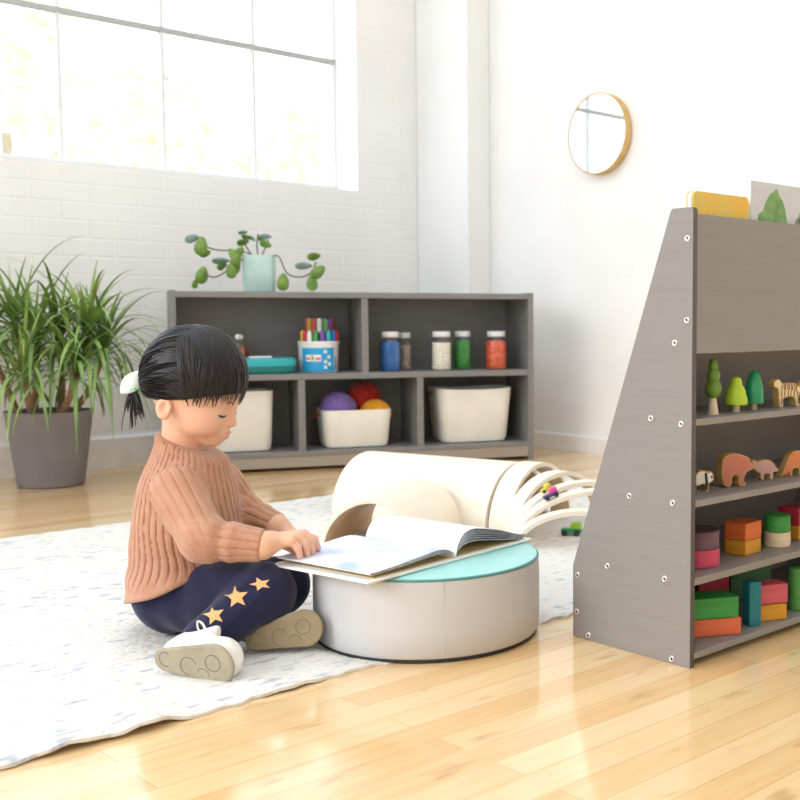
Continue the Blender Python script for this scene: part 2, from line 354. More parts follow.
struct(frombm('baseboard_right', bm, M['trimw'], rz=A))
# window: frame, muntins and panes
w = struct(bx('window_1', WU0, WU1, GV - .02, GV + .02, WS, WS + .035, M['frame'], rz=A))
bm = bmesh.new()
for z in (1.69, 2.27): box(bm, WU0, WU1, GV - .014, GV + .014, z - .010, z + .010)
frombm('horizontal_bar', bm, M['bar'], w, bevel=.002)
bm = bmesh.new()
k = 2.843
while k > WU0:
    box(bm, k - .007, k + .007, GV - .012, GV + .012, WS + .035, WT); k -= .398
frombm('vertical_bar', bm, M['frame'], w, bevel=.002)
bx('window_pane', WU0, WU1, GV - .002, GV + .002, WS + .03, WT, M['pane'], w, bevel=0)
# left window (out of the picture; lights the room)
w2 = bx('window_2', U0 - .1, U0 - .05, V0 + .5, V1 - .3, .7, .75, M['frame'], rz=A); struct(w2)
bm = bmesh.new()
for i in range(5): box(bm, U0 - .09, U0 - .06, V0 + .5 + i * 1.37, V0 + .53 + i * 1.37, .75, 3.05)
frombm('vertical_bar', bm, M['frame'], w2)

# outside: ground and autumn trees beyond the window
struct(bx('ground', -14, 20, V1 + .4, 30, -.4, -.3, mat('outdoor_ground', '#d9d3bd', 1), rz=A, bevel=0))
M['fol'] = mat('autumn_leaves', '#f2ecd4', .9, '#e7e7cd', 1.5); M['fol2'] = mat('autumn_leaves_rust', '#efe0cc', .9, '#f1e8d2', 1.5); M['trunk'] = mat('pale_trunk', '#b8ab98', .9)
def tree(u, v, h, wdt, fm, label, n=800):
    t = thing('outdoor_tree', label, 'tree', room(u, v, -.3), A, 'trees outside the window')
    bm = bmesh.new(); tube(bm, [(0, 0, 0), (.05, 0, h * .4), (0, .05, h * .7)], [.1, .07, .04], 8)
    for i in range(5):
        a = random.uniform(0, 6.28); tube(bm, [(.03, 0, h * (.3 + .07 * i)), (math.cos(a) * wdt * .5, math.sin(a) * wdt * .5, h * (.5 + .07 * i))], [.035, .01], 6)
    frombm('trunk', bm, M['trunk'], t, smooth=True)
    bm = bmesh.new()
    for i in range(n):
        a = random.uniform(0, 6.28); zz = random.uniform(.14, 1); rr = wdt * math.sqrt(random.random()) * math.sin(PI * min(1, zz * .8 + .12)) ** .6
        c = Vector((math.cos(a) * rr, math.sin(a) * rr, h * zz)); q = Matrix.Rotation(random.uniform(0, 6), 3, Vector((random.random(), random.random(), random.random())).normalized())
        s = random.uniform(.07, .16)
        bm.faces.new([bm.verts.new(c + q @ Vector(p)) for p in ((-s, 0, 0), (0, -s * .6, 0), (s, 0, .02), (0, s * .6, 0))])
    frombm('foliage', bm, fm, t)
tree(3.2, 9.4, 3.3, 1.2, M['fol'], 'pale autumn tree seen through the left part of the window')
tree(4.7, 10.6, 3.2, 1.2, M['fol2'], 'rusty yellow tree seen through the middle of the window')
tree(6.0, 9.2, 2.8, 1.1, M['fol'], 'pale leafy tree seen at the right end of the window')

# ================================================================== RUG
nu, nv = 260, 70; RU0, RU1, RV0, RV1 = -.25, 2.72, 1.446, 2.955
def rugz(u, v):
    e = (v - RV0)
    lift = .011 * math.exp(-((u - .54) / .04) ** 2) + .008 * math.exp(-((u - .65) / .035) ** 2) + .003 * max(0, math.sin(u * 23)) * (u < 1.0)
    z = .0062 + lift * math.exp(-(e / .075) ** 2)
    if u < 1.0: z += .0016 * math.sin(u * 31 + v * 9) * math.exp(-e / .3) 
    z = max(.0058, z); d = (room(u, v) - Vector((-.2635, 1.953, 0))).length - .1985
    return z if d > .02 else .0012 + (z - .0012) * max(0, d / .02) ** .5        # pressed flat under the cushion
bm = bmesh.new(); top = []; bot = []
for i in range(nu + 1):
    u = RU0 + (RU1 - RU0) * i / nu; a = []; b = []
    for j in range(nv + 1):
        v = RV0 + (RV1 - RV0) * j / nv
        jit = .0035 * math.sin(u * 61 + math.sin(u * 17) * 3) + .0025 * math.sin(u * 143)
        vv = v + (jit if j in (0, nv) else 0) + .006 * math.sin(u * 8.1) * (1 - j / nv)
        z = rugz(u, v) + (0 if 0 < j < nv else -.001)
        a.append(bm.verts.new((u, vv, z))); b.append(bm.verts.new((u, vv, max(.0003, z - .0052))))
    top.append(a); bot.append(b)
for i in range(nu):
    for j in range(nv):
        bm.faces.new((top[i][j], top[i + 1][j], top[i + 1][j + 1], top[i][j + 1])); bm.faces.new((bot[i][j], bot[i][j + 1], bot[i + 1][j + 1], bot[i + 1][j]))
for i in range(nu):
    bm.faces.new((top[i][0], bot[i][0], bot[i + 1][0], top[i + 1][0])); bm.faces.new((top[i][nv], top[i + 1][nv], bot[i + 1][nv], bot[i][nv]))
for j in range(nv):
    bm.faces.new((top[0][j], top[0][j + 1], bot[0][j + 1], bot[0][j])); bm.faces.new((top[nu][j], bot[nu][j], bot[nu][j + 1], top[nu][j + 1]))
tag(frombm('woven_rug', bm, M['rug'], rz=A, smooth=True), 'cream woven area rug with blue-grey flecks on the maple floor', 'rug')

# ================================================================== POUF
PC = Vector((-.2635, 1.953, 0)); PR = .1985; PZ = .138
pf = thing('floor_cushion', 'round beige floor cushion with mint green top under the open book', 'cushion', PC)
bm = bmesh.new(); lathe(bm, [(0, .0014), (PR - .004, .0014), (PR - .003, .0065), (0, .0065)], 96); frombm('base', bm, M['base'], pf)
bm = bmesh.new(); lathe(bm, [(0, .0067), (PR - .004, .0067), (PR, .012), (PR + .0012, .05), (PR + .0012, .1), (PR, PZ - .004), (PR - .004, PZ - .001), (0, PZ - .001)], 96)
frombm('side_cover', bm, M['pouf'], pf)
bm = bmesh.new(); lathe(bm, [(PR - .003, PZ - .002), (PR - .003, PZ + .0015), (PR - .012, PZ + .003), (.1, PZ + .004), (0, PZ + .004)], 96); frombm('top_cover', bm, M['mint'], pf)
bm = bmesh.new(); tube(bm, [(math.cos(a) * (PR - .001), math.sin(a) * (PR - .001), PZ - .001) for a in [2 * PI * i / 96 for i in range(97)]], .0017, 6, cap=False); frombm('piping', bm, M['piping'], pf)
for a in (R(-75), R(105)):
    bm = bmesh.new(); tube(bm, [(math.cos(a) * (PR + .0006), math.sin(a) * (PR + .0006), z) for z in (.012, .05, .1, PZ - .003)], .0009, 6); frombm('seam', bm, M['pouf'], pf)

# ================================================================== OPEN BOOK
BA = R(55)
bk = thing('picture_book', 'large open picture book lying on the mint cushion top', 'book', (-.205, 1.884, PZ + .0045), BA)
bx('front_cover', -.212, -.004, -.004, .226, 0, .0042, M['coverw'], bk); bx('back_cover', .004, .212, -.004, .226, 0, .0042, M['coverw'], bk)
bx('spine', -.0045, .0045, -.004, .226, .0002, .0036, M['coverw'], bk)
bx('endpaper', -.19, .2, .006, .222, .0043, .0052, M['tan'], bk, bevel=0)
def sheet(name, prof, th, m, me=M['pageedge'], h0=.001, h1=.221):
    pts = spline([(x, 0, z) for x, z in prof], 8); up = [(p.x, p.z + th) for p in pts]; dn = [(p.x, p.z) for p in pts]
    bm = bmesh.new(); prism(bm, up + dn[::-1], h0, h1, 'y', 0); 
    for f in bm.faces:
        f.material_index = 1 if abs(f.calc_center_median().y - h0) < 1e-4 or len(f.verts) > 4 else 0
    return frombm(name, bm, parent=bk, mats=[m, me])
RP = [(.002, .006), (.006, .022), (.02, .039), (.042, .046), (.075, .042), (.12, .029), (.165, .0155), (.2, .0075)]
for i, k in enumerate((1, .93, .86, .79, .70, .60, .48)):
    sheet('page', [(x * (1 - .012 * i), .0055 + (z - .0055) * k + (.0016 * (6 - i) if x > .1 else 0) * .35) for x, z in RP], .0011 if i else .0016, M['paper'])
LP = [(-.002, .006), (-.008, .015), (-.025, .022), (-.05, .0235), (-.09, .0205), (-.14, .0165), (-.18, .0145), (-.204, .0140)]
for i, k in enumerate((1, .9, .8, .68)):
    sheet('page', [(x * (1 - .008 * i), .0055 + (z - .0055) * k) for x, z in LP], .0012, M['inkblue'] if i == 0 else M['paper'])

# ================================================================== BOOKCASE (right)
BX, BY = .183, 1.734
def bloc(u, v, z=0): return Vector((BX + u * cA - v * sA, BY + u * sA + v * cA, z))
bc = thing('bookcase', 'grey wooden display bookcase with slanted side and steel screws on the right', 'bookcase', (BX, BY, 0), A)
def bv(z): return .262 if z < .127 else .262 - (z - .127) * (.218 / .603)
BW = .66
prof = [(0, 0), (.262, 0), (.262, .127), (.0455, .727), (.042, .73), (.003, .73), (0, .726)]
for i, u in enumerate((0, BW)):
    bm = bmesh.new(); prism(bm, prof, u, u + .0115, 'x')
    for f in bm.faces: f.material_index = int(all(abs(q.co.y) < .004 for q in f.verts))
    frombm('side_panel', bm, None, bc, bevel=.001, mats=[M['bgrey'], M['bedge']])
for z0, z1 in ((.012, .023), (.132, .144), (.258, .269), (.388, .399)):
    bx('shelf', .0118, BW - .0003, .001, bv(z1) - .008, z0, z1, M['bgrey'], bc, bevel=.001)
bx('front_panel', .0118, BW - .0003, .001, .0115, .502, .72, M['bgrey'], bc, bevel=.001)
bx('pocket_floor', .0118, BW - .0003, .012, bv(.51) - .008, .503, .511, M['bgrey'], bc)
bm = bmesh.new(); prism(bm, [(.2545, .002), (.2605, .002), (.2605, .127), (.0455, .722), (.0395, .722), (.2545, .125)], .0118, BW - .0003, 'x'); frombm('back_panel', bm, M['bgrey'], bc)
for v, z in [(.011, .682), (.011, .555), (.035, .519), (.084, .396), (.021, .391), (.130, .264), (.037, .263), (.179, .138), (.053, .137), (.250, .111), (.252, .046), (.224, .0095), (.037, .0085)]:
    bm = bmesh.new(); lathe(bm, [(0, -.0005), (.0055, -.0005), (.0052, .0012), (.004, .0018), (.002, .0012)], 16); lathe(bm, [(.002, .0012), (.0018, .0006), (0, .0006)], 6, mi=1)
    for q in bm.verts: q.co = Vector((-q.co.z, v + q.co.y, z + q.co.x))
    frombm('screw', bm, parent=bc, mats=[M['steel'], M['dark']])

# books in the top pocket
yb = thing('picture_book', 'yellow-covered book in the top pocket at its left end', 'book', bloc(.014, .0145, .5115), A, 'books in the bookcase top pocket')
def rrect(x0, x1, z0, z1, r, n=5):
    o = []
    for cx, cz, a0 in ((x1 - r, z0 + r, -90), (x1 - r, z1 - r, 0), (x0 + r, z1 - r, 90), (x0 + r, z0 + r, 180)):
        o += [(cx + r * math.cos(R(a0 + 90 * i / n)), cz + r * math.sin(R(a0 + 90 * i / n))) for i in range(n + 1)]
    return o
bm = bmesh.new(); prism(bm, rrect(.004, .152, 0, .246, .01), 0, .002); frombm('front_cover', bm, M['ybook'], yb)
bm = bmesh.new(); prism(bm, rrect(0.001, .149, 0.001, .244, .009), .0021, .009); frombm('pages', bm, M['white'], yb)
bm = bmesh.new(); prism(bm, rrect(-.000, .152, 0, .246, .01), .0091, .011); frombm('back_cover', bm, M['ybook'], yb)
tb = thing('picture_book', 'book with green trees on its cover standing in the top pocket', 'book', bloc(.170, .0135, .5115), A, 'books in the bookcase top pocket')
bx('pages', .002, .208, .0022, .0088, .002, .272, M['white'], tb, bevel=0); bx('back_cover', 0, .21, .009, .011, 0, .275, M['coverw'], tb, bevel=.0005)
bx('front_cover', 0, .21, 0, .002, 0, .275, M['gpic'], tb, bevel=.0005)
def crown(cx, z0, w, h, n=34):
    pts = []
    for i in range(n):
        a = PI * 2 * i / n; r = 1 + random.uniform(-.09, .09); x = math.cos(a) * w * r; z = math.sin(a); x *= (1 - .45 * max(0, z)); pts.append((cx + x, z0 + h * (.5 + .5 * z * r)))
    return pts
bm = bmesh.new(); prism(bm, crown(.066, .06, .064, .205), -.0004, -.0001); frombm('tree_picture', bm, M['tpic'], tb)
bm = bmesh.new(); prism(bm, crown(.172, .05, .060, .215), -.0004, -.0001); frombm('tree_picture', bm, M['tpic2'], tb)
bm = bmesh.new(); prism(bm, [(.004, .02), (.206, .02), (.206, .19), (.1, .185), (.004, .195)], -.0003, -.00005); frombm('meadow_picture', bm, M['grassp'], tb)
def bit(u, v, z=0): return bloc(.94 * u + .002, 1.06 * v, z)
# wooden toy trees, shelf 1
def toytree(label, u, v, trunk, crown_, m):
    t = thing('toy_tree', label, 'toy tree', bit(u, v, .3992), A, 'wooden toy trees on the top shelf')
    bm = bmesh.new(); lathe(bm, trunk, 20); frombm('trunk', bm, M['w_pale'], t); bm = bmesh.new(); lathe(bm, crown_, 28); frombm('crown', bm, m, t)
toytree('tall olive toy tree with stacked bulges and flared trunk, leftmost', .106, .034, [(0, 0), (.0095, 0), (.0065, .02), (.005, .03), (0, .03)],
        [(0, .026), (.006, .027), (.0125, .034), (.0142, .043), (.0125, .051), (.0095, .055), (.0115, .06), (.0115, .067), (.009, .073), (.0075, .075), (.0085, .08), (.007, .087), (.0045, .092), (0, .0925)], M['t_olive'])
toytree('short lime green toy tree with two rounded tiers', .177, .036, [(0, 0), (.006, 0), (.006, .014), (0, .014)],
        [(0, .012), (.0185, .0125), (.0195, .016), (.019, .024), (.0165, .03), (.0165, .035), (.014, .041), (.0105, .046), (.0095, .052), (.007, .058), (0, .061)], M['t_lime'])
toytree('emerald green bullet-shaped toy tree beside the lime one', .243, .043, [(0, 0), (.0055, 0), (.0055, .012), (0, .012)],
        [(0, .011), (.0165, .0112), (.017, .018), (.016, .035), (.0135, .05), (.0095, .061), (.005, .067), (0, .069)], M['t_emer'])
# flat wooden animals
def animal(name, label, u, v, z, rz, outline, face, fm, s=1.0, th=.016, extra=(), grp='wooden animals on the second shelf'):
    t = thing(name, label, 'toy animal', bit(u, v, z), A + rz - R(4), grp)
    bm = bmesh.new(); prism(bm, [(x * s, y * s) for x, y in outline], 0, th); frombm('wooden_body', bm, M['w_tan'], t, bevel=.0012)
    cx = sum(p[0] for p in outline) / len(outline); cy = sum(p[1] for p in outline) / len(outline)
    pts = inset(face or outline, .0018 / s)
    bm = bmesh.new(); prism(bm, [(x * s, y * s) for x, y in pts], -.0004, .0005); frombm('painted_face', bm, fm, t)
    for nm, polys, m in extra:
        bm = bmesh.new()
        for pl in polys: prism(bm, [(x * s, y * s) for x, y in pl], -.0009, -.0003)
        frombm(nm, bm, m, t)
    return t
def inset(P, d):
    n = len(P); ar = sum(P[i][0] * P[(i + 1) % n][1] - P[(i + 1) % n][0] * P[i][1] for i in range(n)); sg = 1 if ar > 0 else -1; out = []
    for i in range(n):
        a, b, c = Vector(P[i - 1]), Vector(P[i]), Vector(P[(i + 1) % n])
        e1 = (b - a).normalized(); e2 = (c - b).normalized(); n1 = Vector((-e1.y, e1.x)) * sg; n2 = Vector((-e2.y, e2.x)) * sg
        q = n1 + n2; q = q / max(.45, q.length_squared / 2) if q.length > 1e-5 else n1
        out.append(tuple(b + q * d))
    return out
def curve2(P, n=5): return [(p.x, p.y) for p in spline([(x, y, 0) for x, y in P + [P[0]]], n)[:-1]]
bear = curve2([(.006, .002), (.014, 0), (.018, .004), (.019, .014), (.024, .018), (.030, .014), (.031, .003), (.036, 0), (.042, .002), (.041, .006), (.039, .009), (.042, .018), (.047, .023), (.056, .026), (.058, .030), (.053, .034), (.049, .042), (.045, .045), (.040, .047), (.030, .050), (.016, .051), (.005, .046), (.001, .036), (.001, .016)])
animal('toy_bear', 'rose-brown wooden bear standing on the second shelf', .160, .052, .2692, R(-20), bear, None, M['p_brown'], 1.12, .024)
panda = curve2([(.003, 0), (.010, 0), (.012, .012), (.022, .012), (.024, 0), (.031, 0), (.032, .014), (.038, .017), (.042, .024), (.040, .034), (.034, .039), (.028, .037), (.020, .041), (.008, .039), (.001, .028)])
animal('toy_panda', 'black and white wooden panda at the left end of its shelf', .088, .056, .2692, R(-20), panda, None, M['p_white'], .85, .013,
       [('black_patch', [[(.021, .036), (.026, .036), (.029, .014), (.028, .002), (.024, .002), (.023, .014)], [(.004, .002), (.009, .002), (.010, .012), (.004, .012)], [(.035, .029), (.038, .030), (.039, .026), (.036, .024)]], M['p_black'])])
pig = curve2([(-.004, .026), (.001, .028), (.006, .025), (.012, .027), (.024, .027), (.032, .022), (.036, .016), (.041, .012), (.036, .010), (.031, .009), (.031, .001), (.026, 0), (.025, .007), (.017, .007), (.016, 0), (.011, .001), (.010, .008), (.002, .014), (-.001, .020)])
animal('toy_pig', 'small dusty pink wooden pig between the bear and an orange animal', .276, .062, .2692, R(-20), pig, None, M['p_pink'], 1.3, .013)
fox = curve2([(-.010, 0), (-.002, .001), (.006, .006), (.008, .004), (.008, 0), (.014, 0), (.016, .012), (.028, .012), (.030, 0), (.036, 0), (.038, .018), (.05, .022), (.056, .028), (.052, .034), (.046, .042), (.038, .042), (.024, .044), (.012, .040), (.004, .028), (-.004, .010)])
animal('toy_fox', 'orange wooden animal with long low tail cut by the right edge', .362, .050, .2692, R(-18), fox, None, M['p_orange'], 1.05, .016)
tig = curve2([(0, .040), (.004, .044), (.010, .046), (.014, .045), (.020, .039), (.034, .039), (.048, .038), (.056, .033), (.066, .036), (.072, .042), (.070, .033), (.060, .024), (.057, .012), (.059, 0), (.052, 0), (.048, .012), (.042, .016), (.026, .015), (.022, .012), (.022, 0), (.015, 0), (.012, .012), (.011, .026), (.008, .031), (.001, .034)])
st = [[(x, z), (x + .002, z + .001), (x + .001 + dx, z - .010), (x - .0005 + dx, z - .009)] for x, z, dx in [(.018, .036, -.001), (.022, .037, .001), (.026, .037, -.001), (.030, .037, .001), (.034, .037, 0), (.038, .037, .001), (.042, .036, -.001), (.046, .036, .001), (.050, .034, 0), (.017, .025, .001), (.024, .026, 0), (.031, .026, .001), (.038, .026, -.001), (.045, .026, 0), (.052, .024, .001), (.054, .013, 0), (.017, .013, 0)]]
animal('toy_tiger', 'cream wooden tiger with brown stripes on the top shelf', .301, .040, .3992, R(-8), tig, None, M['p_cream'], 1.1, .016, [('stripes', st, M['p_stripe'])], 'wooden animals on the top shelf')
# building blocks
def block(label, m, u, v, z, sx, sy, sz, rz=0, name='toy_block', grp='wooden building blocks'):
    o = bx(name, -sx / 2, sx / 2, -sy / 2, sy / 2, 0, sz, m, bevel=.002, loc=bit(u, v, z), rz=A + rz - R(4)); return tag(o, label, 'toy block', grp)
def disc(label, m, u, v, z, r, h, n=40):
    bm = bmesh.new(); lathe(bm, [(0, 0), (r - .0015, 0), (r, .0015), (r, h - .0015), (r - .0015, h), (0, h)], n); return tag(frombm('toy_block', bm, m, loc=bit(u, v, z), rz=A), label, 'toy block', 'wooden building blocks')
Z3, Z4 = .1442, .0232
disc('pink round block under the purple one at the shelf end', M['w_pink'], .101, .062, Z3, .040, .030)
disc('purple round block on top of the pink one', M['w_purple'], .100, .062, Z3 + .0302, .0395, .030)
block('amber square block under the orange one', M['w_amber'], .240, .060, Z3, .052, .044, .026, R(8))
block('orange square block on top of the amber one', M['w_orange'], .2395, .060, Z3 + .0262, .053, .045, .031, R(8))
disc('pale bare-wood round block under the green one', M['w_pale'], .340, .052, Z3, .0243, .027)
disc('green round block on top of the pale wood one', M['w_green'], .3405, .053, Z3 + .0272, .0243, .030)
block('amber block under the crimson one at the right edge', M['w_amber'], .432, .070, Z3, .05, .045, .027, R(8))
block('crimson block on top of amber at the right edge', M['w_red'], .432, .070, Z3 + .0272, .052, .046, .033, R(8))
block('coral plank block under the green one on the bottom shelf', M['w_coral'], .124, .053, Z4, .102, .05, .030, R(-25))
block('green plank block on top of the coral one', M['w_green'], .120, .055, Z4 + .0302, .100, .052, .036, R(-25))
block('teal upright block standing on the bottom shelf', M['w_teal'], .224, .030, Z4, .024, .024, .078, R(-20))
block('amber block under the rose one on the bottom shelf', M['w_amber'], .281, .034, Z4, .058, .036, .028, R(-22))
block('rose pink block on top of amber on the bottom shelf', M['w_rose'], .287, .040, Z4 + .0282, .064, .04, .035, R(-22))
block('dull red block standing behind the green plank', M['w_red'], .225, .125, Z4, .07, .045, .072, R(-10))
block('dark green block standing at the back of the bottom shelf', M['w_dgreen'], .385, .150, Z4, .11, .04, .085, R(-5))
disc('light green upright peg block at the right edge of the bottom shelf', M['w_lgreen'], .374, .032, Z4, .0135, .078)

# ================================================================== FAR SHELF
SA = R(21.53); SX, SY = -1.410, 3.869
def sloc(u, v, z=0):
    u -= .008
    return Vector((SX + u * math.cos(SA) - v * math.sin(SA), SY + u * math.sin(SA) + v * math.cos(SA), z))
sh = thing('storage_shelf', 'low grey storage shelf with cubbies standing below the window', 'shelf', (SX, SY, 0), SA)
SW, SD = 1.341, .29
for u in (0, SW - .022): bx('side_panel', u, u + .022, 0, SD, 0, .654, M['grey'], sh)
bx('top_panel', .0222, SW - .0222, 0.001, SD, .629, .6505, M['grey'], sh)
bx('shelf', .0222, SW - .0222, .001, SD - .012, .332, .354, M['grey'], sh); bx('bottom_panel', .0222, SW - .0222, .001, SD - .012, .052, .0695, M['grey'], sh)
bx('kick_panel', .0222, SW - .0222, .003, .018, .012, .0518, M['greyedge'], sh); bx('back_panel', .0222, SW - .0222, SD - .011, SD - .003, .02, .629, M['grey'], sh)
for u, z0, z1 in ((.668, .3542, .6288), (.434, .0697, .3318), (.874, .0697, .3318)): bx('divider', u, u + .025, .002, SD - .0115, z0, z1, M['grey'], sh)
# bins
def bin_(label, u, v, w, d, h, taper=.92, dip=.0, tabs=(-1, 1)):
    t = thing('storage_bin', label, 'bin', sloc(u, v, .07), SA, 'cream fabric bins in the shelf')
    bm = bmesh.new(); k = lambda z: taper + (1 - taper) * (z / h)
    pr = [(0, 0), (.9 * k(0), 0), (.97 * k(0), .004), (1 * k(.02), .02), (k(h * .5), h * .5), (1, h - .003), (.99, h), (.965, h), (.955, h - .01), (.94 * k(h * .5), h * .5), (.9 * k(0), .012), (0, .012)]
    lathe(bm, pr, 64, sq=(7, w / 2, d / 2))
    for q in bm.verts:
        if q.co.z > h * .6: q.co.z -= dip * (1 - (2 * q.co.x / w) ** 2) * (q.co.z / h) ** 3
    frombm('bin_body', bm, M['canvas'], t)
    for s in tabs:
        bm = bmesh.new(); pts = spline([(s * (w / 2 - .002), -.02, h - .018), (s * (w / 2 + .012), -.02, h - .026), (s * (w / 2 + .015), 0, h - .03), (s * (w / 2 + .012), .02, h - .026), (s * (w / 2 - .002), .02, h - .018)], 6)
        tube(bm, pts, .007, 8, flat=.4); frombm('handle', bm, M['leather'], t, smooth=True)
    return t
bin_('tall cream fabric bin half hidden behind the child\'s face', .230, .145, .265, .20, .222, .93)
bin_('low cream fabric bin filled with yarn balls', .664, .135, .262, .20, .142, .92)
bin_('large empty cream fabric bin in the right cubby', 1.126, .145, .306, .215, .214, .87, dip=.006)
# yarn
def yarn(label, c, u, v, z, r, sq=1.0):
    m = mat('yarn_' + c[1:], c, .95, spec=.1, sheen=.3); nt = m.node_tree
    bm = bmesh.new(); ball(bm, (0, 0, 0), (r * .965, r * .965, r * sq * .965), 3)
    for j in range(5):
        ax = Vector((random.uniform(-1, 1), random.uniform(-1, 1), random.uniform(-1, 1))).normalized(); e1 = ax.orthogonal().normalized(); e2 = ax.cross(e1)
        for off in np.linspace(-.62, .62, 13):
            rr = math.sqrt(1 - off * off); ph = random.uniform(0, 6)
            P = []
            for i in range(25):
                a = ph + PI * 1.25 * i / 24; p = (e1 * math.cos(a) + e2 * math.sin(a)) * rr + ax * off; P.append(Vector((p.x * r, p.y * r, p.z * r * sq)) * (.97 + .01 * j))
            tube(bm, P, r * .045, 5)
    return tag(frombm('yarn_ball', bm, m, loc=sloc(u, v, z), rz=SA, smooth=True), label, 'yarn ball', 'yarn balls in the low bin')
yarn('lavender purple yarn ball at the left of the low bin', '#8f74bd', .604, .125, .208, .068)
yarn('dark red yarn ball behind the other two in the bin', '#b3271e', .713, .180, .243, .066)
yarn('orange yellow yarn ball at the right of the low bin', '#eda51f', .742, .098, .192, .058, .9)
# jars
def jar(label, u, v, fill, h=.150, r=.043, lidm='lid', fh=.76, beads=False, flabel='', fname='craft_beads'):
    t = thing('glass_jar', label, 'jar', sloc(u, v, .3542), SA, 'glass jars on the shelf')
    bm = bmesh.new(); lathe(bm, [(0, 0), (r * .92, 0), (r, .006), (r, h * .68), (r * .95, h * .76), (r * .74, h * .83), (r * .74, h * .875)], 36); frombm('glass_body', bm, M['glass'], t)
    bm = bmesh.new(); lathe(bm, [(0, h * .86), (r * .80, h * .86), (r * .83, h * .87), (r * .83, h * .985), (r * .79, h), (0, h)], 36); frombm('lid', bm, M[lidm], t)
    bm = bmesh.new(); rr = r - .0025; top = h * fh
    if beads:
        lathe(bm, [(0, .003), (rr * .86, .003), (rr * .86, top - .01), (0, top - .01)], 24); br = .0085
        for zi in range(int((top - .006) / (br * 1.75))):
            n = int(2 * PI * (rr - br) / (br * 2.0))
            for i in range(n):
                a = 2 * PI * (i + .5 * (zi % 2)) / n + random.uniform(-.06, .06); ball(bm, (math.cos(a) * (rr - br), math.sin(a) * (rr - br), .003 + br + zi * br * 1.75 + random.uniform(-.001, .001)), br, 1)
    else: lathe(bm, [(0, .003), (rr * .97, .003), (rr, .007), (rr, h * .66), (rr * .95, top - .002), (0, top)], 36)
    o = tag(frombm(fname, bm, M[fill], loc=sloc(u, v, .3542), rz=SA), flabel, 'craft supplies', None, 'stuff')
jar('glass jar of blue craft sand with white lid', .800, .085, 'fblue', r=.040, flabel='blue craft sand filling the leftmost front jar', fname='blue_sand')
jar('smaller jar of brown bits behind the blue jar', .873, .170, 'fbrown', h=.145, r=.029, fh=.6, flabel='brown bits in the jar behind the blue one', fname='brown_bits')
jar('glass jar of cream beads with white lid', 1.000, .085, 'fcream', r=.041, beads=True, flabel='round cream beads filling the middle jar', fname='cream_beads')
jar('glass jar of green buttons behind the cream beads jar', 1.101, .140, 'fgreen', r=.037, flabel='green buttons in the jar between cream and red', fname='green_buttons')
jar('glass jar of red-orange pieces, rightmost on the shelf', 1.222, .085, 'fred', r=.043, flabel='red-orange pieces in the rightmost jar', fname='red_pieces')
jar('jar of pink and red pencils half hidden behind the child\'s hair', .252, .19, 'fred', h=.142, r=.030, lidm='steel', fh=.55, flabel='red bits in the jar behind the child', fname='red_bits')
# teal case
tc_ = thing('craft_case', 'flat teal plastic case with white tab lying on the shelf', 'case', sloc(.345, .085, .3542), SA)
bm = bmesh.new(); lathe(bm, [(0, 0), (.93, 0), (.98, .006), (1, .018), (1, .028)], 48, sq=(4, .098, .075)); frombm('lower_tray', bm, M['teald'], tc_)
bm = bmesh.new(); lathe(bm, [(1.01, .0282), (1.01, .046), (.95, .056), (.7, .058), (0, .058)], 48, sq=(4, .098, .075)); frombm('top_lid', bm, M['tealp'], tc_)
bx('white_tab', -.07, .01, -.05, -.02, .0575, .064, M['white'], tc_)
# marker tub and the see-through cup on it
MU, MV = .536, .125
mk = thing('marker_tub', 'white craft tub with blue label and bright marker caps', 'tub', sloc(MU, MV, .3542), SA)
r = .075
bm = bmesh.new(); lathe(bm, [(0, 0), (r * .93, 0), (r * .96, .004), (r, .105), (r * 1.03, .107), (r * 1.03, .116), (r * .97, .116), (r * .93, .01), (0, .01)], 48); frombm('tub_body', bm, M['white'], mk)
def patch(name, a0, a1, z0, z1, m, rr, parent, n=16):
    bm = bmesh.new(); g = [[bm.verts.new((math.cos(a0 + (a1 - a0) * i / n) * q, math.sin(a0 + (a1 - a0) * i / n) * q, z)) for z in (z0, z1)] for q in (rr, rr + .0008) for i in range(n + 1)]
    f, k = g[:n + 1], g[n + 1:]
    for i in range(n):
        bm.faces.new((k[i][0], k[i + 1][0], k[i + 1][1], k[i][1])); bm.faces.new((f[i][0], f[i][1], f[i + 1][1], f[i + 1][0]))
        bm.faces.new((k[i][1], k[i + 1][1], f[i + 1][1], f[i][1])); bm.faces.new((k[i][0], f[i][0], f[i + 1][0], k[i + 1][0]))
    bm.faces.new((k[0][0], k[0][1], f[0][1], f[0][0])); bm.faces.new((k[n][0], f[n][0], f[n][1], k[n][1]))
    return frombm(name, bm, m, parent)
lb = patch('blue_label', R(-150), R(-52), .004, .092, M['labelb'], r * 1.003, mk)
patch('white_badge', R(-135), R(-92), .042, .066, M['white'], r * 1.016, lb)
for i, (c, a) in enumerate((('#e2443a', -130), ('#f09a2c', -124), ('#4fa84a', -116), ('#e9c63a', -110), ('#d94a6a', -103), ('#d8503a', -97))):
    patch('badge_mark', R(a - 2.5), R(a + 2.5), .047, .057 + (.006 if i == 2 else 0), mat('ink' + str(i), c, .5), r * 1.028, lb, 3)
for a, z in ((-80, .078), (-70, .058), (-80, .040), (-80, .020), (-68, .032)): patch('white_hexagon', R(a - 4), R(a + 4), z - .006, z + .006, M['white'], r * 1.016, lb, 3)
CN = ['red', 'purple', 'orange', 'yellow', 'green', 'blue', 'pink', 'white', 'turquoise', 'lime']
caps = ['#d8323c', '#7a4aa0', '#e88a2a', '#e9cf3a', '#3f9a48', '#2f6fc0', '#e2467a', '#f0f0ea', '#35b0b8', '#c8d83a']
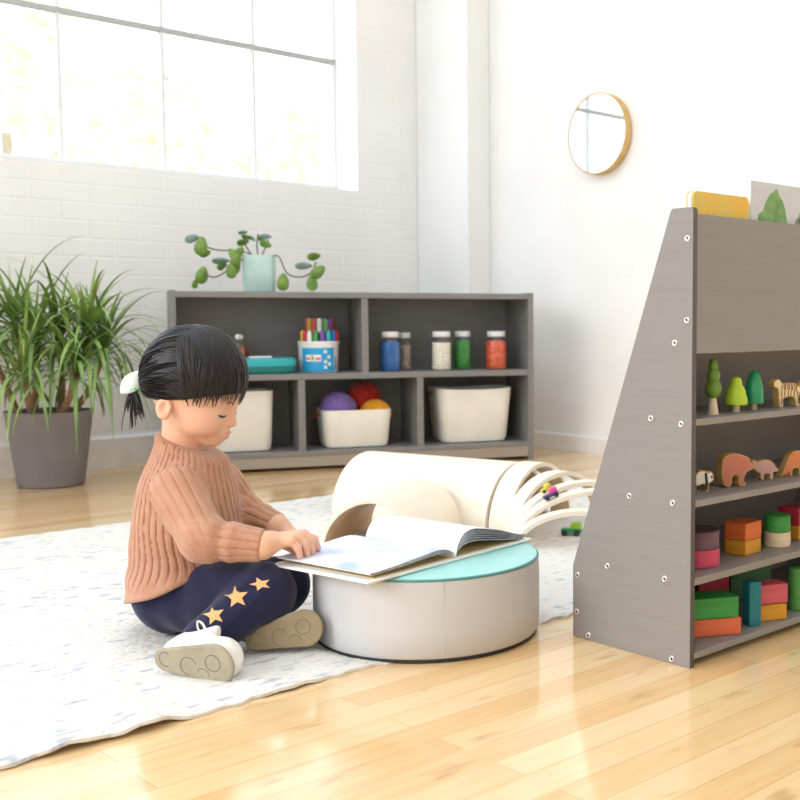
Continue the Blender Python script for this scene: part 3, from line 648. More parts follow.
def markers(n, rad, z, h, rr, where, grp):
    first = {}
    for i in range(n):
        a = 2 * PI * i / n; p = sloc(MU + .004, MV, z) + Vector((math.cos(a) * rad, math.sin(a) * rad, 0)); c = caps[(i * 7) % len(caps)]
        if c not in first:
            bm = bmesh.new(); lathe(bm, [(0, 0), (rr, 0), (rr, h * .5), (rr * 1.1, h * .52), (rr, h * .94), (rr * .6, h), (0, h)], 10); o = frombm('craft_marker', bm, mat('cap_' + c[1:] + grp[:3], c, .4)); first[c] = o
        else: o = first[c].copy(); COL.objects.link(o)
        o.location = p; tag(o, f'small {CN[caps.index(c)]} craft marker standing {where}', 'marker', grp)
markers(16, r * .82, .3542 + .011, .144, .0095, 'in the lower white tub', 'markers in the white tub')
cu = thing('clear_cup', 'see-through cup of markers stacked on the white tub', 'cup', sloc(MU + .004, MV, .5), SA)
bm = bmesh.new(); lathe(bm, [(0, 0), (.058, 0), (.060, .05), (.057, .05), (.055, .003), (0, .003)], 36); frombm('cup_body', bm, M['glass'], cu)
markers(14, .046, .5032, .052, .0085, 'in the clear cup on top', 'markers in the clear cup')

# ================================================================== PLANTS
def strip(bm, pts, wid, up0, fold=.25):
    prev = None; L = len(pts)
    for i, p in enumerate(pts):
        t = (pts[min(i + 1, L - 1)] - pts[max(i - 1, 0)]).normalized(); s = t.cross(up0)
        s = s.normalized() if s.length > 1e-3 else Vector((1, 0, 0)); nn = s.cross(t); w = wid * min(1, .45 + 2.5 * i / L) * (1 - (i / (L - 1)) ** 2.2) + .0004
        cur = [bm.verts.new(p - s * w + nn * w * fold), bm.verts.new(p), bm.verts.new(p + s * w + nn * w * fold)]
        if prev:
            for k in (0, 1):
                f = bm.faces.new((prev[k], prev[k + 1], cur[k + 1], cur[k])); f.smooth = True
        prev = cur
PB = Vector((-1.755, 3.69, 0))
dp = thing('potted_plant', 'bushy strap-leaved floor plant in a charcoal pot at the left wall', 'plant', PB)
bm = bmesh.new(); lathe(bm, [(0, 0), (.098, 0), (.103, .004), (.136, .246), (.138, .25), (.129, .25), (.122, .225), (0, .225)], 48); frombm('pot', bm, M['pot'], dp)
bm = bmesh.new(); lathe(bm, [(.1225, .226), (.08, .232), (0, .235)], 32); frombm('soil', bm, M['soil'], dp)
for ci, (px, py, dY, bx_, by_) in enumerate([(88, 346, -.03, .05, -.03), (36, 352, -.06, -.03, -.05), (14, 336, .04, -.07, .02), (60, 352, .05, .01, .06), (-12, 352, -.03, -.08, -.04), (76, 378, -.10, .06, -.06), (24, 384, -.12, -.02, -.08), (105, 362, .0, .07, .0)]):
    c = at(px, py, PB.y + dY) - PB; b0 = Vector((bx_, by_, .23))
    bm = bmesh.new(); tube(bm, spline([b0, b0.lerp(c, .5) + Vector((.006, 0, 0)), c + Vector((0, 0, .03))], 6), [.011] * 7 + [.009] * 6, 8); frombm('cane', bm, M['cane'], dp, smooth=True)
    bm = bmesh.new(); n = 60 if ci < 3 else 46
    for i in range(n):
        f = i / n; az = i * 2.39996 + random.uniform(-.3, .3); el = R(80 - 78 * f + random.uniform(-8, 8)); L = random.uniform(.26, .38) * (.62 if f < .2 else 1.08)
        if math.sin(az) > .25: L *= .75
        p = c + Vector((0, 0, .06 - .07 * f)); P = [p.copy()]; d = Vector((math.cos(az) * math.cos(el), math.sin(az) * math.cos(el), math.sin(el))); ns = 11
        droop = (.07 + .22 * f) * random.uniform(.7, 1.3)
        for k in range(ns):
            p = p + d * (L / ns); d = (d + Vector((0, 0, -droop * (.5 + k / ns * 1.2)))).normalized(); P.append(p.copy())
        if max((q + PB).x * -sA + (q + PB).y * cA for q in P) > V1 - .02: continue
        if min(q.z for q in P) < .02: continue
        strip(bm, P, random.uniform(.0055, .0085), Vector((0, 0, 1)) if el < R(75) else Vector((math.cos(az + 1.57), math.sin(az + 1.57), .2)))
    frombm('foliage', bm, M['leaf'] if ci % 2 == 0 else M['leafd'], dp, smooth=True)

VP = sloc(.328, .145, .651)
vp = thing('trailing_plant', 'trailing round-leaved plant in a pale mint square pot on the shelf top', 'plant', VP)
PY_ = VP.y
bm = bmesh.new(); lathe(bm, [(0, .0005), (.9, .0005), (.95, .004), (1, .135), (.94, .135), (.92, .12), (0, .12)], 48, sq=(9, .056, .056))
for q in bm.verts: q.co = Matrix.Rotation(R(8), 3, 'Z') @ q.co
frombm('pot', bm, M['mintpot'], vp)
def vpt(px, py, d=0): return at(px, py, PY_ + d) - VP
vines = [[(255, 256, 0), (240, 251, -.06), (218, 250, -.09), (205, 246, -.1), (196, 238, -.1)], [(252, 255, 0), (238, 262, -.08), (222, 274, -.1), (212, 277, -.1), (203, 272, -.1)],
         [(270, 256, 0), (279, 257, -.05), (287, 273, -.07), (300, 277, -.07), (312, 272, -.07), (316, 262, -.07)], [(258, 256, 0), (257, 245, 0), (258, 234, -.01)], [(262, 256, 0), (266, 246, .02), (268, 240, .03)], [(252, 256, 0), (246, 246, -.02), (242, 240, -.03)]]
for V in vines:
    bm = bmesh.new(); tube(bm, spline([vpt(*p) for p in V], 6), .0028, 6); frombm('vine', bm, M['vine'], vp, smooth=True)
def leafset(name, L, m):
    bm = bmesh.new()
    for px, py, d, s, a, tilt in L:
        c = vpt(px, py, d); Q = Matrix.Rotation(R(-a), 3, 'Y') @ Matrix.Rotation(R(tilt), 3, 'X')
        ring = []; mid = bm.verts.new(c + Q @ Vector((0, .004, 0)))
        for k in range(14):
            t = 2 * PI * k / 14; x = math.cos(t) * s; z = math.sin(t) * s * .66 * (1 - .25 * math.cos(t)); ring.append(bm.verts.new(c + Q @ Vector((x, -.12 * (x * x + z * z) / s, z))))
        for k in range(14):
            f = bm.faces.new((mid, ring[k], ring[(k + 1) % 14])); f.smooth = True
    o = frombm(name, bm, m, vp, smooth=True); s_ = o.modifiers.new('thick', 'SOLIDIFY'); s_.thickness = .002
leafset('foliage', [(201, 246, -.11, .034, 80, 10), (205, 253, -.1, .022, 20, 30), (202, 275, -.1, .033, 75, 15), (195, 284, -.1, .017, 80, 10), (236, 260, -.09, .028, 70, 20), (231, 271, -.1, .027, 100, 15), (222, 266, -.08, .02, 30, 40), (236, 268, -.06, .024, 60, 10),
                    (266, 244, -.02, .023, -20, 25), (243, 242, -.03, .023, 15, 45), (233, 254, -.08, .022, 120, 15), (247, 237, .0, .02, -10, 50), (239, 252, -.07, .024, 45, 10),
                    (283, 282, -.08, .032, 85, 12), (312, 283, -.08, .029, 95, 10), (318, 272, -.08, .031, 40, 8), (314, 256, -.08, .025, 10, 40), (262, 237, .02, .018, 40, 40)], M['pleaf'])
leafset('pale_foliage', [(192, 238, -.11, .026, 20, 45), (221, 260, -.1, .032, 5, 62), (304, 265, -.08, .032, 5, 58), (266, 236, .01, .022, 0, 55), (243, 232, .01, .018, 10, 60), (252, 238, .0, .018, -30, 50)], M['pleafp'])

# ================================================================== MIRROR
mc = room(U1, 3.086, 1.289)
mi_ = thing('wall_mirror', 'round mirror with pale wooden rim hanging on the right wall', 'mirror', mc, A)
def lx(bm):
    for q in bm.verts: q.co = Vector((-q.co.z, q.co.y, q.co.x))
bm = bmesh.new(); lathe(bm, [(0, .0015), (.157, .0015), (.159, .004), (.159, .038), (.157, .04), (.154, .04), (.154, .035), (0, .035)], 72); lx(bm); frombm('rim', bm, M['w_tan'], mi_)
mm = bpy.data.materials.new('mirror_glass'); mm.use_nodes = True; b = mm.node_tree.nodes['Principled BSDF']; b.inputs['Metallic'].default_value = 1; b.inputs['Roughness'].default_value = .02; b.inputs['Base Color'].default_value = (.95, .95, .95, 1)
bm = bmesh.new(); lathe(bm, [(0, .0352), (.1538, .0352), (.1538, .0375), (0, .0375)], 72); lx(bm); frombm('mirror_glass', bm, mm, mi_)

# ================================================================== WOODEN ARCHES
def arch(label, foot, axis, span, h, w, th=.012, ends=(0, 180), grp='bent wooden arches on the rug', name='wooden_arch'):
    """foot: the near-left foot at the near rim; axis: degrees of the tunnel axis towards the camera's right; half span and height"""
    a = R(axis); ax = Vector((math.cos(a), -math.sin(a), 0)); s = Vector((math.sin(a), math.cos(a), 0)); c = Vector((foot[0], foot[1], .0064)) + s * span
    bm = bmesh.new(); n = 48; G = []
    for k in (0, 1):
        for q in (0, 1):
            row = []
            for i in range(n + 1):
                t = R(ends[0] + (ends[1] - ends[0]) * i / n); row.append(bm.verts.new(-ax * (w * k) - s * math.cos(t) * (span - th * q) + Vector((0, 0, 1)) * math.sin(t) * (h - th * q)))
            G.append(row)
    o0, i0, o1, i1 = G
    for i in range(n):
        for f, mi in (((o0[i], o0[i + 1], o1[i + 1], o1[i]), 0), ((i0[i], i1[i], i1[i + 1], i0[i + 1]), 1), ((o0[i], i0[i], i0[i + 1], o0[i + 1]), 0), ((o1[i], o1[i + 1], i1[i + 1], i1[i]), 0)):
            q = bm.faces.new(f); q.material_index = mi; q.smooth = True
    for i in (0, n): bm.faces.new((o0[i], i0[i], i1[i], o1[i]))
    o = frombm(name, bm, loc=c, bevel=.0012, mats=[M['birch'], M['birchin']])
    return tag(o, label, 'wooden arch', grp)
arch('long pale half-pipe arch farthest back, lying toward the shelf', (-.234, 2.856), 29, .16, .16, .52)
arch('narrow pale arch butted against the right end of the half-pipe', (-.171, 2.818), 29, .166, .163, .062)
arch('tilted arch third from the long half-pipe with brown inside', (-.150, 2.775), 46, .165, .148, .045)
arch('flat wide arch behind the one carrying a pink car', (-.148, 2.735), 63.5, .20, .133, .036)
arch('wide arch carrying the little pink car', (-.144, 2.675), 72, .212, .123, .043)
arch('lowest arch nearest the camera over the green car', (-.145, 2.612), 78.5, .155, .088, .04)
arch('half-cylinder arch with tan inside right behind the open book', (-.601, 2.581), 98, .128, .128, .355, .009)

def car(label, loc, rz, c1, c2, s=1.0, tilt=0):
    t = thing('toy_car', label, 'toy car', loc, rz, 'little toy cars at the arches'); t.rotation_euler = (0, tilt, rz)
    bm = bmesh.new(); box(bm, -.026 * s, .026 * s, -.011 * s, .011 * s, .005 * s, .017 * s); frombm('chassis', bm, mat('car_' + c2[1:], c2, .4), t, bevel=.003 * s)
    bm = bmesh.new(); prism(bm, [(-.004 * s, .0172 * s), (.025 * s, .0172 * s), (.025 * s, .033 * s), (.002 * s, .033 * s)], -.011 * s, .011 * s); frombm('cab', bm, mat('cab_' + c1[1:], c1, .4), t, bevel=.002 * s)
    for x in (-.016, .016):
        for y in (-.0125, .0125):
            bm = bmesh.new(); lathe(bm, [(0, -.003), (.0075, -.003), (.0075, .003), (0, .003)], 18)
            for q in bm.verts: q.co = Vector((q.co.x * s + x * s, y * s + q.co.z * s, q.co.y * s + .0076 * s))
            frombm('wheel', bm, M['p_black'], t)
car('green toy car with lime cab on the rug under the arch', (-.009, 2.792, .0066), R(-12), '#9ad22e', '#1f9a70')
car('pink and purple toy car riding on top of an arch', (-.058, 2.724, .1125), R(18), '#e0559a', '#5a4a8a', .75, R(-20))
car('tiny yellow toy car riding on the arch behind the pink car', (-.072, 2.788, .1195), R(26.5), '#e8d83a', '#e6cf45', .55, R(-20))

# ================================================================== THE CHILD
B0 = Vector((-.655, 1.95, 0)); NB = np.array(B0)
def V3(px, py, Y): return np.array(at(px, py, Y))
Fb = np.array([.997, -.08, 0]); Lb = np.array([.08, .997, 0])
lev = [(189, 622, .093, .132), (189, 600, .093, .131), (188.5, 560, .091, .122), (188, 525, .085, .118), (188, 505, .081, .115), (188, 482, .073, .108), (188, 468, .065, .096), (188, 457, .057, .079), (185, 448, .049, .058), (184, 440, .043, .045), (184, 425, .041, .041)]
LZ = np.array([V3(p, y, 1.955)[2] for p, y, a, b in lev]); LX = np.array([V3(p, y, 1.955)[0] for p, y, a, b in lev])
zz_ = np.linspace(LZ[0] - .05, LZ[-1] + .05, 400)
def smooth_(v):
    q = np.interp(zz_, LZ, v); k = np.ones(25) / 25; return np.convolve(np.pad(q, 12, 'edge'), k, 'valid')
tX, tA, tB = smooth_(LX), smooth_([l[2] for l in lev]), smooth_([l[3] for l in lev])
def torso(p, grow=0.0, ribs=False):
    z = p[:, 2]; cx = np.interp(z, zz_, tX); a = np.interp(z, zz_, tA) + grow; b = np.interp(z, zz_, tB) + grow
    dx, dy = p[:, 0] - cx, p[:, 1] - 1.955; f = dx * Fb[0] + dy * Fb[1]; l = dx * Lb[0] + dy * Lb[1]
    k0 = np.sqrt((f / a) ** 2 + (l / b) ** 2) + 1e-6; k1 = np.sqrt((f / a ** 2) ** 2 + (l / b ** 2) ** 2) + 1e-6
    d = k0 * (k0 - 1) / k1 * .8
    return (d, np.arctan2(l / b, f / a), z) if ribs else d
RS, RE, RW = V3(178, 493, 1.872), V3(203, 539, 1.812), V3(263, 545.5, 1.815)
LS, LE, LW = V3(220, 485, 2.055), V3(243, 513, 2.05), V3(277, 527, 2.0)
def rib(t, n): 
    fr = (t * n / (2 * PI)) % 1.0; return np.exp(-((fr - .5) / .10) ** 2)
def limb_angle(p, a, b):
    t = (b - a) / np.linalg.norm(b - a); w = np.cross(t, [0, 1., 0]); w /= np.linalg.norm(w); v = np.cross(t, w); q = p - a
    return np.arctan2(q @ v, q @ w), (q @ t)
def sweater(p):
    p = p.astype(np.float64)
    dt, th, z = torso(p, .004, True)
    th = th + .05 * np.sin(z * 55 + 2 * th) * np.clip((.25 - z) / .1, 0, 1) + .03 * np.sin(z * 30)
    out = None; fade = np.clip((z - (.062 + .325 * (p[:, 0] - (-.79)) ) - .012) / .02, 0, 1)
    fold = .0035 * np.sin(z * 95 + p[:, 0] * 60 + np.sin(p[:, 1] * 40)) * np.clip((.2 - z) / .08, 0, 1) * (p[:, 0] < -.5)
    hz = z - (.062 + .325 * (p[:, 0] + .79)); dt = dt + .0038 * rib(th, 42) * fade - fold * .4 - .005 * np.exp(-np.clip(hz, 0, 1) / .022)
    arms = []
    for S, E_, W_, r0, r1, r2 in ((RS, RE, RW, .0445, .0385, .0275), (LS, LE, LW, .045, .036, .026)):
        u = cap_(p, S, E_, r0, r1); fo = cap_(p, E_, W_, r1 * .97, r2)
        au, tu = limb_angle(p, S, E_); af, tf = limb_angle(p, E_, W_)
        u = u + .0035 * rib(au, 16); fo = fo + .0032 * rib(af, 13)
        fo = fo - .0022 * np.exp(-((tf - .018) / .007) ** 2) + .002 * np.exp(-((tf - .034) / .006) ** 2) - .002 * np.exp(-((tf - .050) / .008) ** 2)
        n = (W_ - E_) / np.linalg.norm(W_ - E_)
        fo = smax(fo, (p - W_) @ n, .004)
        arms.append(smin(u, fo, .012))
    d = smin(dt, arms[0], .014); d = smin(d, arms[1], .014)
    seam = np.abs(dt - arms[0]); d = d + .0015 * np.exp(-(seam / .003) ** 2)
    ha = V3(126, 605, 1.95); hb = V3(243, 570, 1.93); sl = (hb[2] - ha[2]) / (hb[0] - ha[0])
    hem = (ha[2] + .13 * np.clip(1.955 - p[:, 1], -.05, .2) + sl * (p[:, 0] - ha[0]) + .004 * np.sin(p[:, 0] * 45 + p[:, 1] * 20) - z) / math.sqrt(1 + sl * sl)
    inarm = np.minimum(*arms)
    d = np.where(inarm < .004, d, smax(d, hem, .008))
    ca = V3(158, 431, 1.955); cb = V3(200, 448, 1.955); cs = (cb[2] - ca[2]) / (cb[0] - ca[0])
    col = (z - (ca[2] + cs * (p[:, 0] - ca[0]))) / math.sqrt(1 + cs * cs)
    ring = np.exp(-((col + .008) / .006) ** 2) * .002
    return smax(d - ring, col, .005)

# head frame
HC = V3(195, 385, 1.945); hp = R(20)
Fh0 = np.array([.985, -.03, 0]); Fh0 /= np.linalg.norm(Fh0); Lh = np.array([-Fh0[1], Fh0[0], 0]); Fh = Fh0 * math.cos(hp) - np.array([0, 0, 1]) * math.sin(hp); Uh = np.cross(Fh, Lh)
HM = np.stack([Fh, Lh, Uh], 1)                       # columns: forward, left, up
def toh(p): return (p - HC) @ HM
def fromh(q): return HC + np.array(q) @ HM.T
def head(p):
    q = toh(p)
    d = smin(ell(q, (-.006, 0, .014), (.083, .071, .080)), ell(q, (.020, 0, -.026), (.056, .055, .062)), .03)
    for s in (-1, 1):
        d = smin(d, ell(q, (.040, s * .031, -.047), (.033, .026, .027)), .018)
        d = smax(d, -ell(q, (.082, s * .029, -.020), (.013, .018, .010)), .014)
        d = smin(d, ell(q, (.0605, s * .0285, -.0265), (.0135, .0155, .0105)), .006)
    d = smin(d, ell(q, (.058, 0, -.077), (.019, .021, .017)), .022)
    d = smin(d, cap_(q, (.072, 0, -.012), (.0805, 0, -.037), .0055, .0070), .010)
    d = smin(d, ell(q, (.0815, 0, -.0405), (.0098, .0096, .0082)), .006)
    for s in (-1, 1): d = smin(d, ell(q, (.0765, s * .0090, -.0435), (.007, .006, .0055)), .005)
    d = smin(d, ell(q, (.0715, 0, -.0625), (.0125, .019, .0125)), .010)
    for s in (-1, 1):
        e = smin(ell(q, (-.016, s * .0675, -.042), (.0135, .0062, .0175)), ell(q, (-.011, s * .065, -.055), (.008, .006, .008)), .008)
        e = smax(e, -ell(q, (-.013, s * .0745, -.041), (.0082, .0062, .0112)), .004)
        d = smin(d, e, .006)
    return d
# legs
RH, RK, RA = V3(175, 593, 1.918), V3(265, 593, 1.832), V3(203, 640, 1.757)
LH, LK, LA = V3(200, 590, 2.01), V3(282, 585, 1.978), V3(257, 629, 1.872)
PV = V3(179, 598, 1.955); PV[2] = .094
def leggings(p, g=0.0):
    p = p.astype(np.float64)
    d = ell(p, PV, (.080 + g, .104 + g, .083 + g), None)
    t1 = cap_(p, RH, RK, .069 + g, .0505 + g); s1 = cap_(p, RK, RA, .047 + g, .034 + g); t2 = cap_(p, LH, LK, .070 + g, .049 + g); s2 = cap_(p, LK, LA, .045 + g, .032 + g)
    leg1 = smin(t1, s1, .012); leg2 = smin(t2, s2, .012)
    d = smin(smin(d, leg1, .02), leg2, .012)
    if g == 0:
        w = .0016 * np.sin(p[:, 0] * 110 + p[:, 2] * 60 + 2 * np.sin(p[:, 2] * 40)) * np.clip((-.60 - p[:, 0]) / .08, 0, 1)
        w += .0014 * np.sin(p[:, 0] * 130 - p[:, 2] * 150) * np.exp(-((p[:, 0] + .53) / .035) ** 2)
        d = d + w
    return smax(d, .0066 - p[:, 2], .006)
# hands
def chain(p, pts, rs, k=.003):
    d = None
    for a, b, r1, r2 in zip(pts, pts[1:], rs, rs[1:]):
        c = cap_(p, a, b, r1, r2); d = c if d is None else smin(d, c, k)
    return d
RHAND = dict(w=V3(271, 542, 1.822), f=[[(291, 541, 1.822), (297.5, 547, 1.823), (300, 556, 1.827)], [(296.5, 538, 1.836), (304.5, 543.5, 1.839), (307, 554.5, 1.843)], [(300.5, 535.5, 1.850), (310, 541, 1.853), (312.5, 552.5, 1.857)], [(303, 534.5, 1.864), (314, 539.5, 1.867), (317.5, 548.5, 1.873)]],
             th=[(279, 541, 1.842), (291, 547, 1.862), (301, 554.5, 1.866)])
LHAND = dict(w=V3(283, 531, 1.998), f=[[(297, 540, 1.962), (303, 548, 1.955), (304, 557, 1.952)], [(299, 539, 1.975), (306, 547, 1.968), (307, 557, 1.965)], [(300, 538, 1.988), (307, 546, 1.982), (309, 556, 1.980)], [(299, 538, 2.001), (306, 545, 1.997), (308, 554, 1.995)]],
             th=[(287, 536, 1.975), (294, 545, 1.955), (299, 551, 1.945)])
def hand(p, Hd, k=.006):
    d = None
    for i, fg in enumerate(Hd['f']):
        P = [V3(*q) for q in fg]; m = cap_(p, Hd['w'], P[0], .0125, .0092); d = m if d is None else smin(d, m, k)
    fr = (.0066, .0073, .0076, .0073)
    for fg, r in zip(Hd['f'], fr):
        P = [V3(*q) for q in fg]; d = smin(d, chain(p, P, (r * 1.12, r, r * .82)), .0028)
    P = [V3(*q) for q in Hd['th']]; return smin(d, chain(p, P, (.0105, .0085, .0068)), .005)
NB0, NB1 = V3(182, 456, 1.955), V3(183, 408, 1.948)
def bodyfn(p):
    p = p.astype(np.float64)
    d = smin(head(p), cap_(p, NB0, NB1, .037, .033), .012)
    d = smin(d, smax(smax(torso(p, -.018), p[:, 2] - NB0[2], .02), .15 - p[:, 2], .02), .015)
    d = smin(d, smin(leggings(p, -.014), cap_(p, PV + np.array([.005, 0, 0]), (tX[200], 1.955, .2), .055, .07), .02), .01)
    for S, E_, W_, Hd in ((RS, RE, RW, RHAND), (LS, LE, LW, LHAND)):
        arm = smin(cap_(p, S, E_, .036, .029), smin(cap_(p, E_, W_, .028, .0215), cap_(p, W_, Hd['w'], .0215, .0175), .01), .01)
        d = smin(d, smin(arm, hand(p, Hd), .008), .012)
    return d
lo = (-.80, 1.70, .0); hi = (-.42, 2.12, .56)
body = sdfobj('person', bodyfn, lo, hi, .0019, M['skin'], None, B0, loc=B0)
tag(body, 'toddler in peach ribbed sweater and navy star leggings sitting on the rug reading', 'person')
sdfobj('sweater', sweater, (-.82, 1.72, .02), (-.42, 2.14, .39), .0021, M['knit'], body, B0)
legs = sdfobj('leggings', leggings, (-.83, 1.70, -.004), (-.43, 2.12, .2), .0026, M['navy'], body, B0)
# stars down the shin
def march(fn, px, py, Y0):
    a = V3(px, py, Y0); d_ = V3(px, py, Y0 + 1) - a; d_ /= np.linalg.norm(d_)
    for _ in range(60):
        s = float(fn(a[None].astype(np.float64))[0]); a = a + d_ * s * .9
        if abs(s) < 1e-5: break
    return a - d_ * .0012
for px, py, r_, rot, sq in ((260.5, 584, 11.5, 20, .62), (236.5, 597, 12.5, 8, .92), (214, 615, 11.5, 14, .92)):
    bm = bmesh.new(); c = bm.verts.new(march(leggings, px, py, 1.6) - NB); rings = []
    for q in (.35, .7, 1):
        ring = []
        for i in range(10):
            rr = r_ * q * (1 if i % 2 == 0 else .44); a = R(90 + rot + 36 * i); ring.append(bm.verts.new(march(leggings, px + rr * math.cos(a), py - rr * math.sin(a) * sq, 1.6) - NB))
        rings.append(ring)
    for i in range(10):
        j = (i + 1) % 10; bm.faces.new((c, rings[0][i], rings[0][j]))
        for A_, B_ in zip(rings, rings[1:]): bm.faces.new((A_[i], B_[i], B_[j], A_[j]))
    o = frombm('star_patch', bm, M['star'], legs, smooth=True); o['label'] = 'golden star on the shin'
# face details
def onhead(q, off=.0006):
    p = fromh(q)[None].astype(np.float64)
    for _ in range(8):
        d = head(p)[0]; g = np.array([(head(p + np.eye(3)[i] * 1e-4)[0] - d) / 1e-4 for i in range(3)]); p = p - d * g / (g @ g)
    g /= np.linalg.norm(g); return Vector(p[0] + g * off - NB)
bm = bmesh.new()
for s in (-1, 1): tube(bm, [onhead((.075, s * (.018 + .029 * t), -.0275 - .0028 * math.sin(PI * t) + .001 * t)) for t in np.linspace(0, 1, 9)], [.0005, .0011, .0015, .0017, .0018, .0019, .0019, .0016, .0008], 6)
frombm('eyelashes', bm, M['lash'], body, smooth=True)
bm = bmesh.new()
for s in (-1, 1): tube(bm, [onhead((.08, s * (.012 + .026 * t), -.0075 + .004 * math.sin(PI * t)), .0) for t in np.linspace(0, 1, 8)], [.0006, .0012, .0015, .0015, .0014, .0012, .0009, .0004], 6)
frombm('eyebrows', bm, M['brow'], body, smooth=True)
def lips(p):
    q = toh(p.astype(np.float64)); l = q[:, 1]; up = np.sqrt((q[:, 0] - (.0822 - 14 * l * l)) ** 2 + (q[:, 2] + .0590 + 5 * l * l + .0012 * np.exp(-(l / .003) ** 2)) ** 2) - .0037 * np.clip(1.12 - (l / .0155) ** 2, 0, 1)
    dn = np.sqrt((q[:, 0] - (.0807 - 15 * l * l)) ** 2 + (q[:, 2] + .0672 - 9 * l * l) ** 2) - .0042 * np.clip(1.1 - (l / .0135) ** 2, 0, 1)
    return np.maximum(smin(up, dn, .001), np.abs(l) - .0155)
c = fromh((.08, 0, -.063)); sdfobj('lips', lips, c - .03, c + .03, .0009, M['lips'], body, B0)
# hair
EC, ER = np.array([-.006, 0, .014]), np.array([.0905, .0795, .0915])
cf = np.array([-.12, -.088, -.035, -.012, .014, .035, .053, .075, .095]); cu_ = np.array([-.050, -.049, -.033, -.024, -.014, -.003, .006, .016, .020])
def hairfn(p):
    q = toh(p.astype(np.float64)); d = ell(q, EC, ER)
    th = np.arctan2(q[:, 2] - .03, q[:, 0] + .09); d = d + .0009 * np.sin(th * 75 + q[:, 1] * 90) * (q[:, 0] < .03) + .0009 * np.sin(np.arctan2(q[:, 1], q[:, 0] + .02) * 60) * (q[:, 0] >= .03)
    return smax(d, np.interp(q[:, 0], cf, cu_) - q[:, 2] - .004, .007)
hair = sdfobj('hair', hairfn, HC - .125, HC + .125, .0021, M['hair'], body, B0)
def onell(q, k): 
    q = (np.array(q, float) - EC) / ER; return EC + q / np.linalg.norm(q) * k * ER
def lock(bm, a, b, k0, k1, r, n=11, mid=None):
    a_, b_ = (np.array(a) - EC) / ER, (np.array(b) - EC) / ER; a_ /= np.linalg.norm(a_); b_ /= np.linalg.norm(b_); om = math.acos(np.clip(a_ @ b_, -1, 1)); P = []
    for i in range(n):
        t = i / (n - 1); d = (math.sin((1 - t) * om) * a_ + math.sin(t * om) * b_) / math.sin(om)
        if mid is not None: d = d + np.array(mid) * math.sin(PI * t); d /= np.linalg.norm(d)
        P.append(Vector(fromh(EC + d * ER * (k0 + (k1 - k0) * t + .012 * math.sin(PI * t))) - NB))
    tube(bm, P, [r * (.08 + .92 * math.sin(PI * min(.5, i / (n - 1) * 1.6))) * (1 - .85 * max(0, (i / (n - 1) - .55) / .45) ** 1.3) for i in range(n)], 6, flat=.5)
rs = random.Random(3); bm = bmesh.new()
for i in range(150):                                   # fringe falling forward from the crown
    az = R(rs.uniform(-76, 76)); f, l = math.cos(az), math.sin(az); e = np.array([f * .078 - .004, l * .071, 0]); e[2] = np.interp(e[0], cf, cu_) - rs.uniform(-.003, .024) * (1 if abs(az) < 1.25 else .25)
    s = np.array([rs.uniform(-.06, .01), rs.uniform(-.02, .02) + l * .03, .10]); lock(bm, s, e, .985, 1.004 + rs.uniform(-.008, .010), rs.uniform(.0022, .0042))
for i in range(170):                                   # sides swept back to the ponytail
    s_ = rs.choice((-1, -1, 1)); t = rs.random(); st_ = np.array([rs.uniform(-.065, .008), s_ * .07 * (t + .05), .10 * (1 - t) - .028 * t]); st_[2] = max(st_[2], np.interp(st_[0], cf, cu_) + .002)
    e = np.array([-.094, s_ * rs.uniform(0, .012), -.026 + rs.uniform(-.012, .012)]); lock(bm, onell(st_, 1), e, .984, 1.0, rs.uniform(.002, .0036))
frombm('strands', bm, M['hair'], hair, smooth=True)
bm = bmesh.new(); rs = random.Random(5)
for i in range(26):
    dy = rs.uniform(-.02, .02); ex, ey = rs.choice(((128, 424), (131, 428), (134, 426), (138, 418), (142, 421), (145, 416), (126, 412))); ex += rs.uniform(-2, 2); ey += rs.uniform(-4, 3)
    P = [at(143, 382 + rs.uniform(-3, 3), 1.945), at(135 + rs.uniform(-2, 2), 386, 1.945 + dy * .4), at(ex * .5 + 66 + rs.uniform(-2, 2), 400, 1.945 + dy), at(ex, ey, 1.945 + dy * 1.3)]
    tube(bm, [q - B0 for q in spline(P, 6)], [.0045 * (1 - .9 * (k / 18) ** 1.4) + .0003 for k in range(19)], 6, flat=.6)
P = [at(136, 388, 1.94), at(128, 402, 1.935), at(123, 418, 1.93), at(121.5, 431, 1.93)]; tube(bm, [q - B0 for q in spline(P, 6)], [.0018 * (1 - .8 * k / 18) for k in range(19)], 5)
frombm('ponytail', bm, M['hair'], body, smooth=True)
# bow
bm = bmesh.new()
for a, b, w_ in (((146, 370, 1.930), (120, 393.5, 1.922), .0150),):
    a, b = at(*a), at(*b); x = (b - a); L_ = x.length; x.normalize(); y = Vector((.33, -.94, .1)); z = x.cross(y).normalized(); y = z.cross(x).normalized(); bmt = bmesh.ops.create_uvsphere(bm, u_segments=24, v_segments=16, radius=1)
    for q in bmt['verts']:
        q.co = Vector((q.co.z, q.co.x, q.co.y)); t = q.co.x; sq_ = math.sqrt(max(1e-9, 1 - t * t)); pr = (1 - t * t) ** .95 / max(sq_, .02)
        q.co = (a + b) / 2 + x * t * L_ / 2 + y * (q.co.y * .007 * pr + .003 * math.cos(t * 3)) + z * q.co.z * w_ * pr * (1 + .12 * t) - B0
        for f in q.link_faces: f.smooth = True
bow = frombm('hair_bow', bm, M['bow'], body); bow['label'] = 'white fabric hair bow'
bm = bmesh.new(); ball(bm, at(133.5, 389.5, 1.917) - B0, (.0065, .003, .0022), 2); o = frombm('bow_trim', bm, M['bowg'], bow); o['label'] = 'mint green trim'
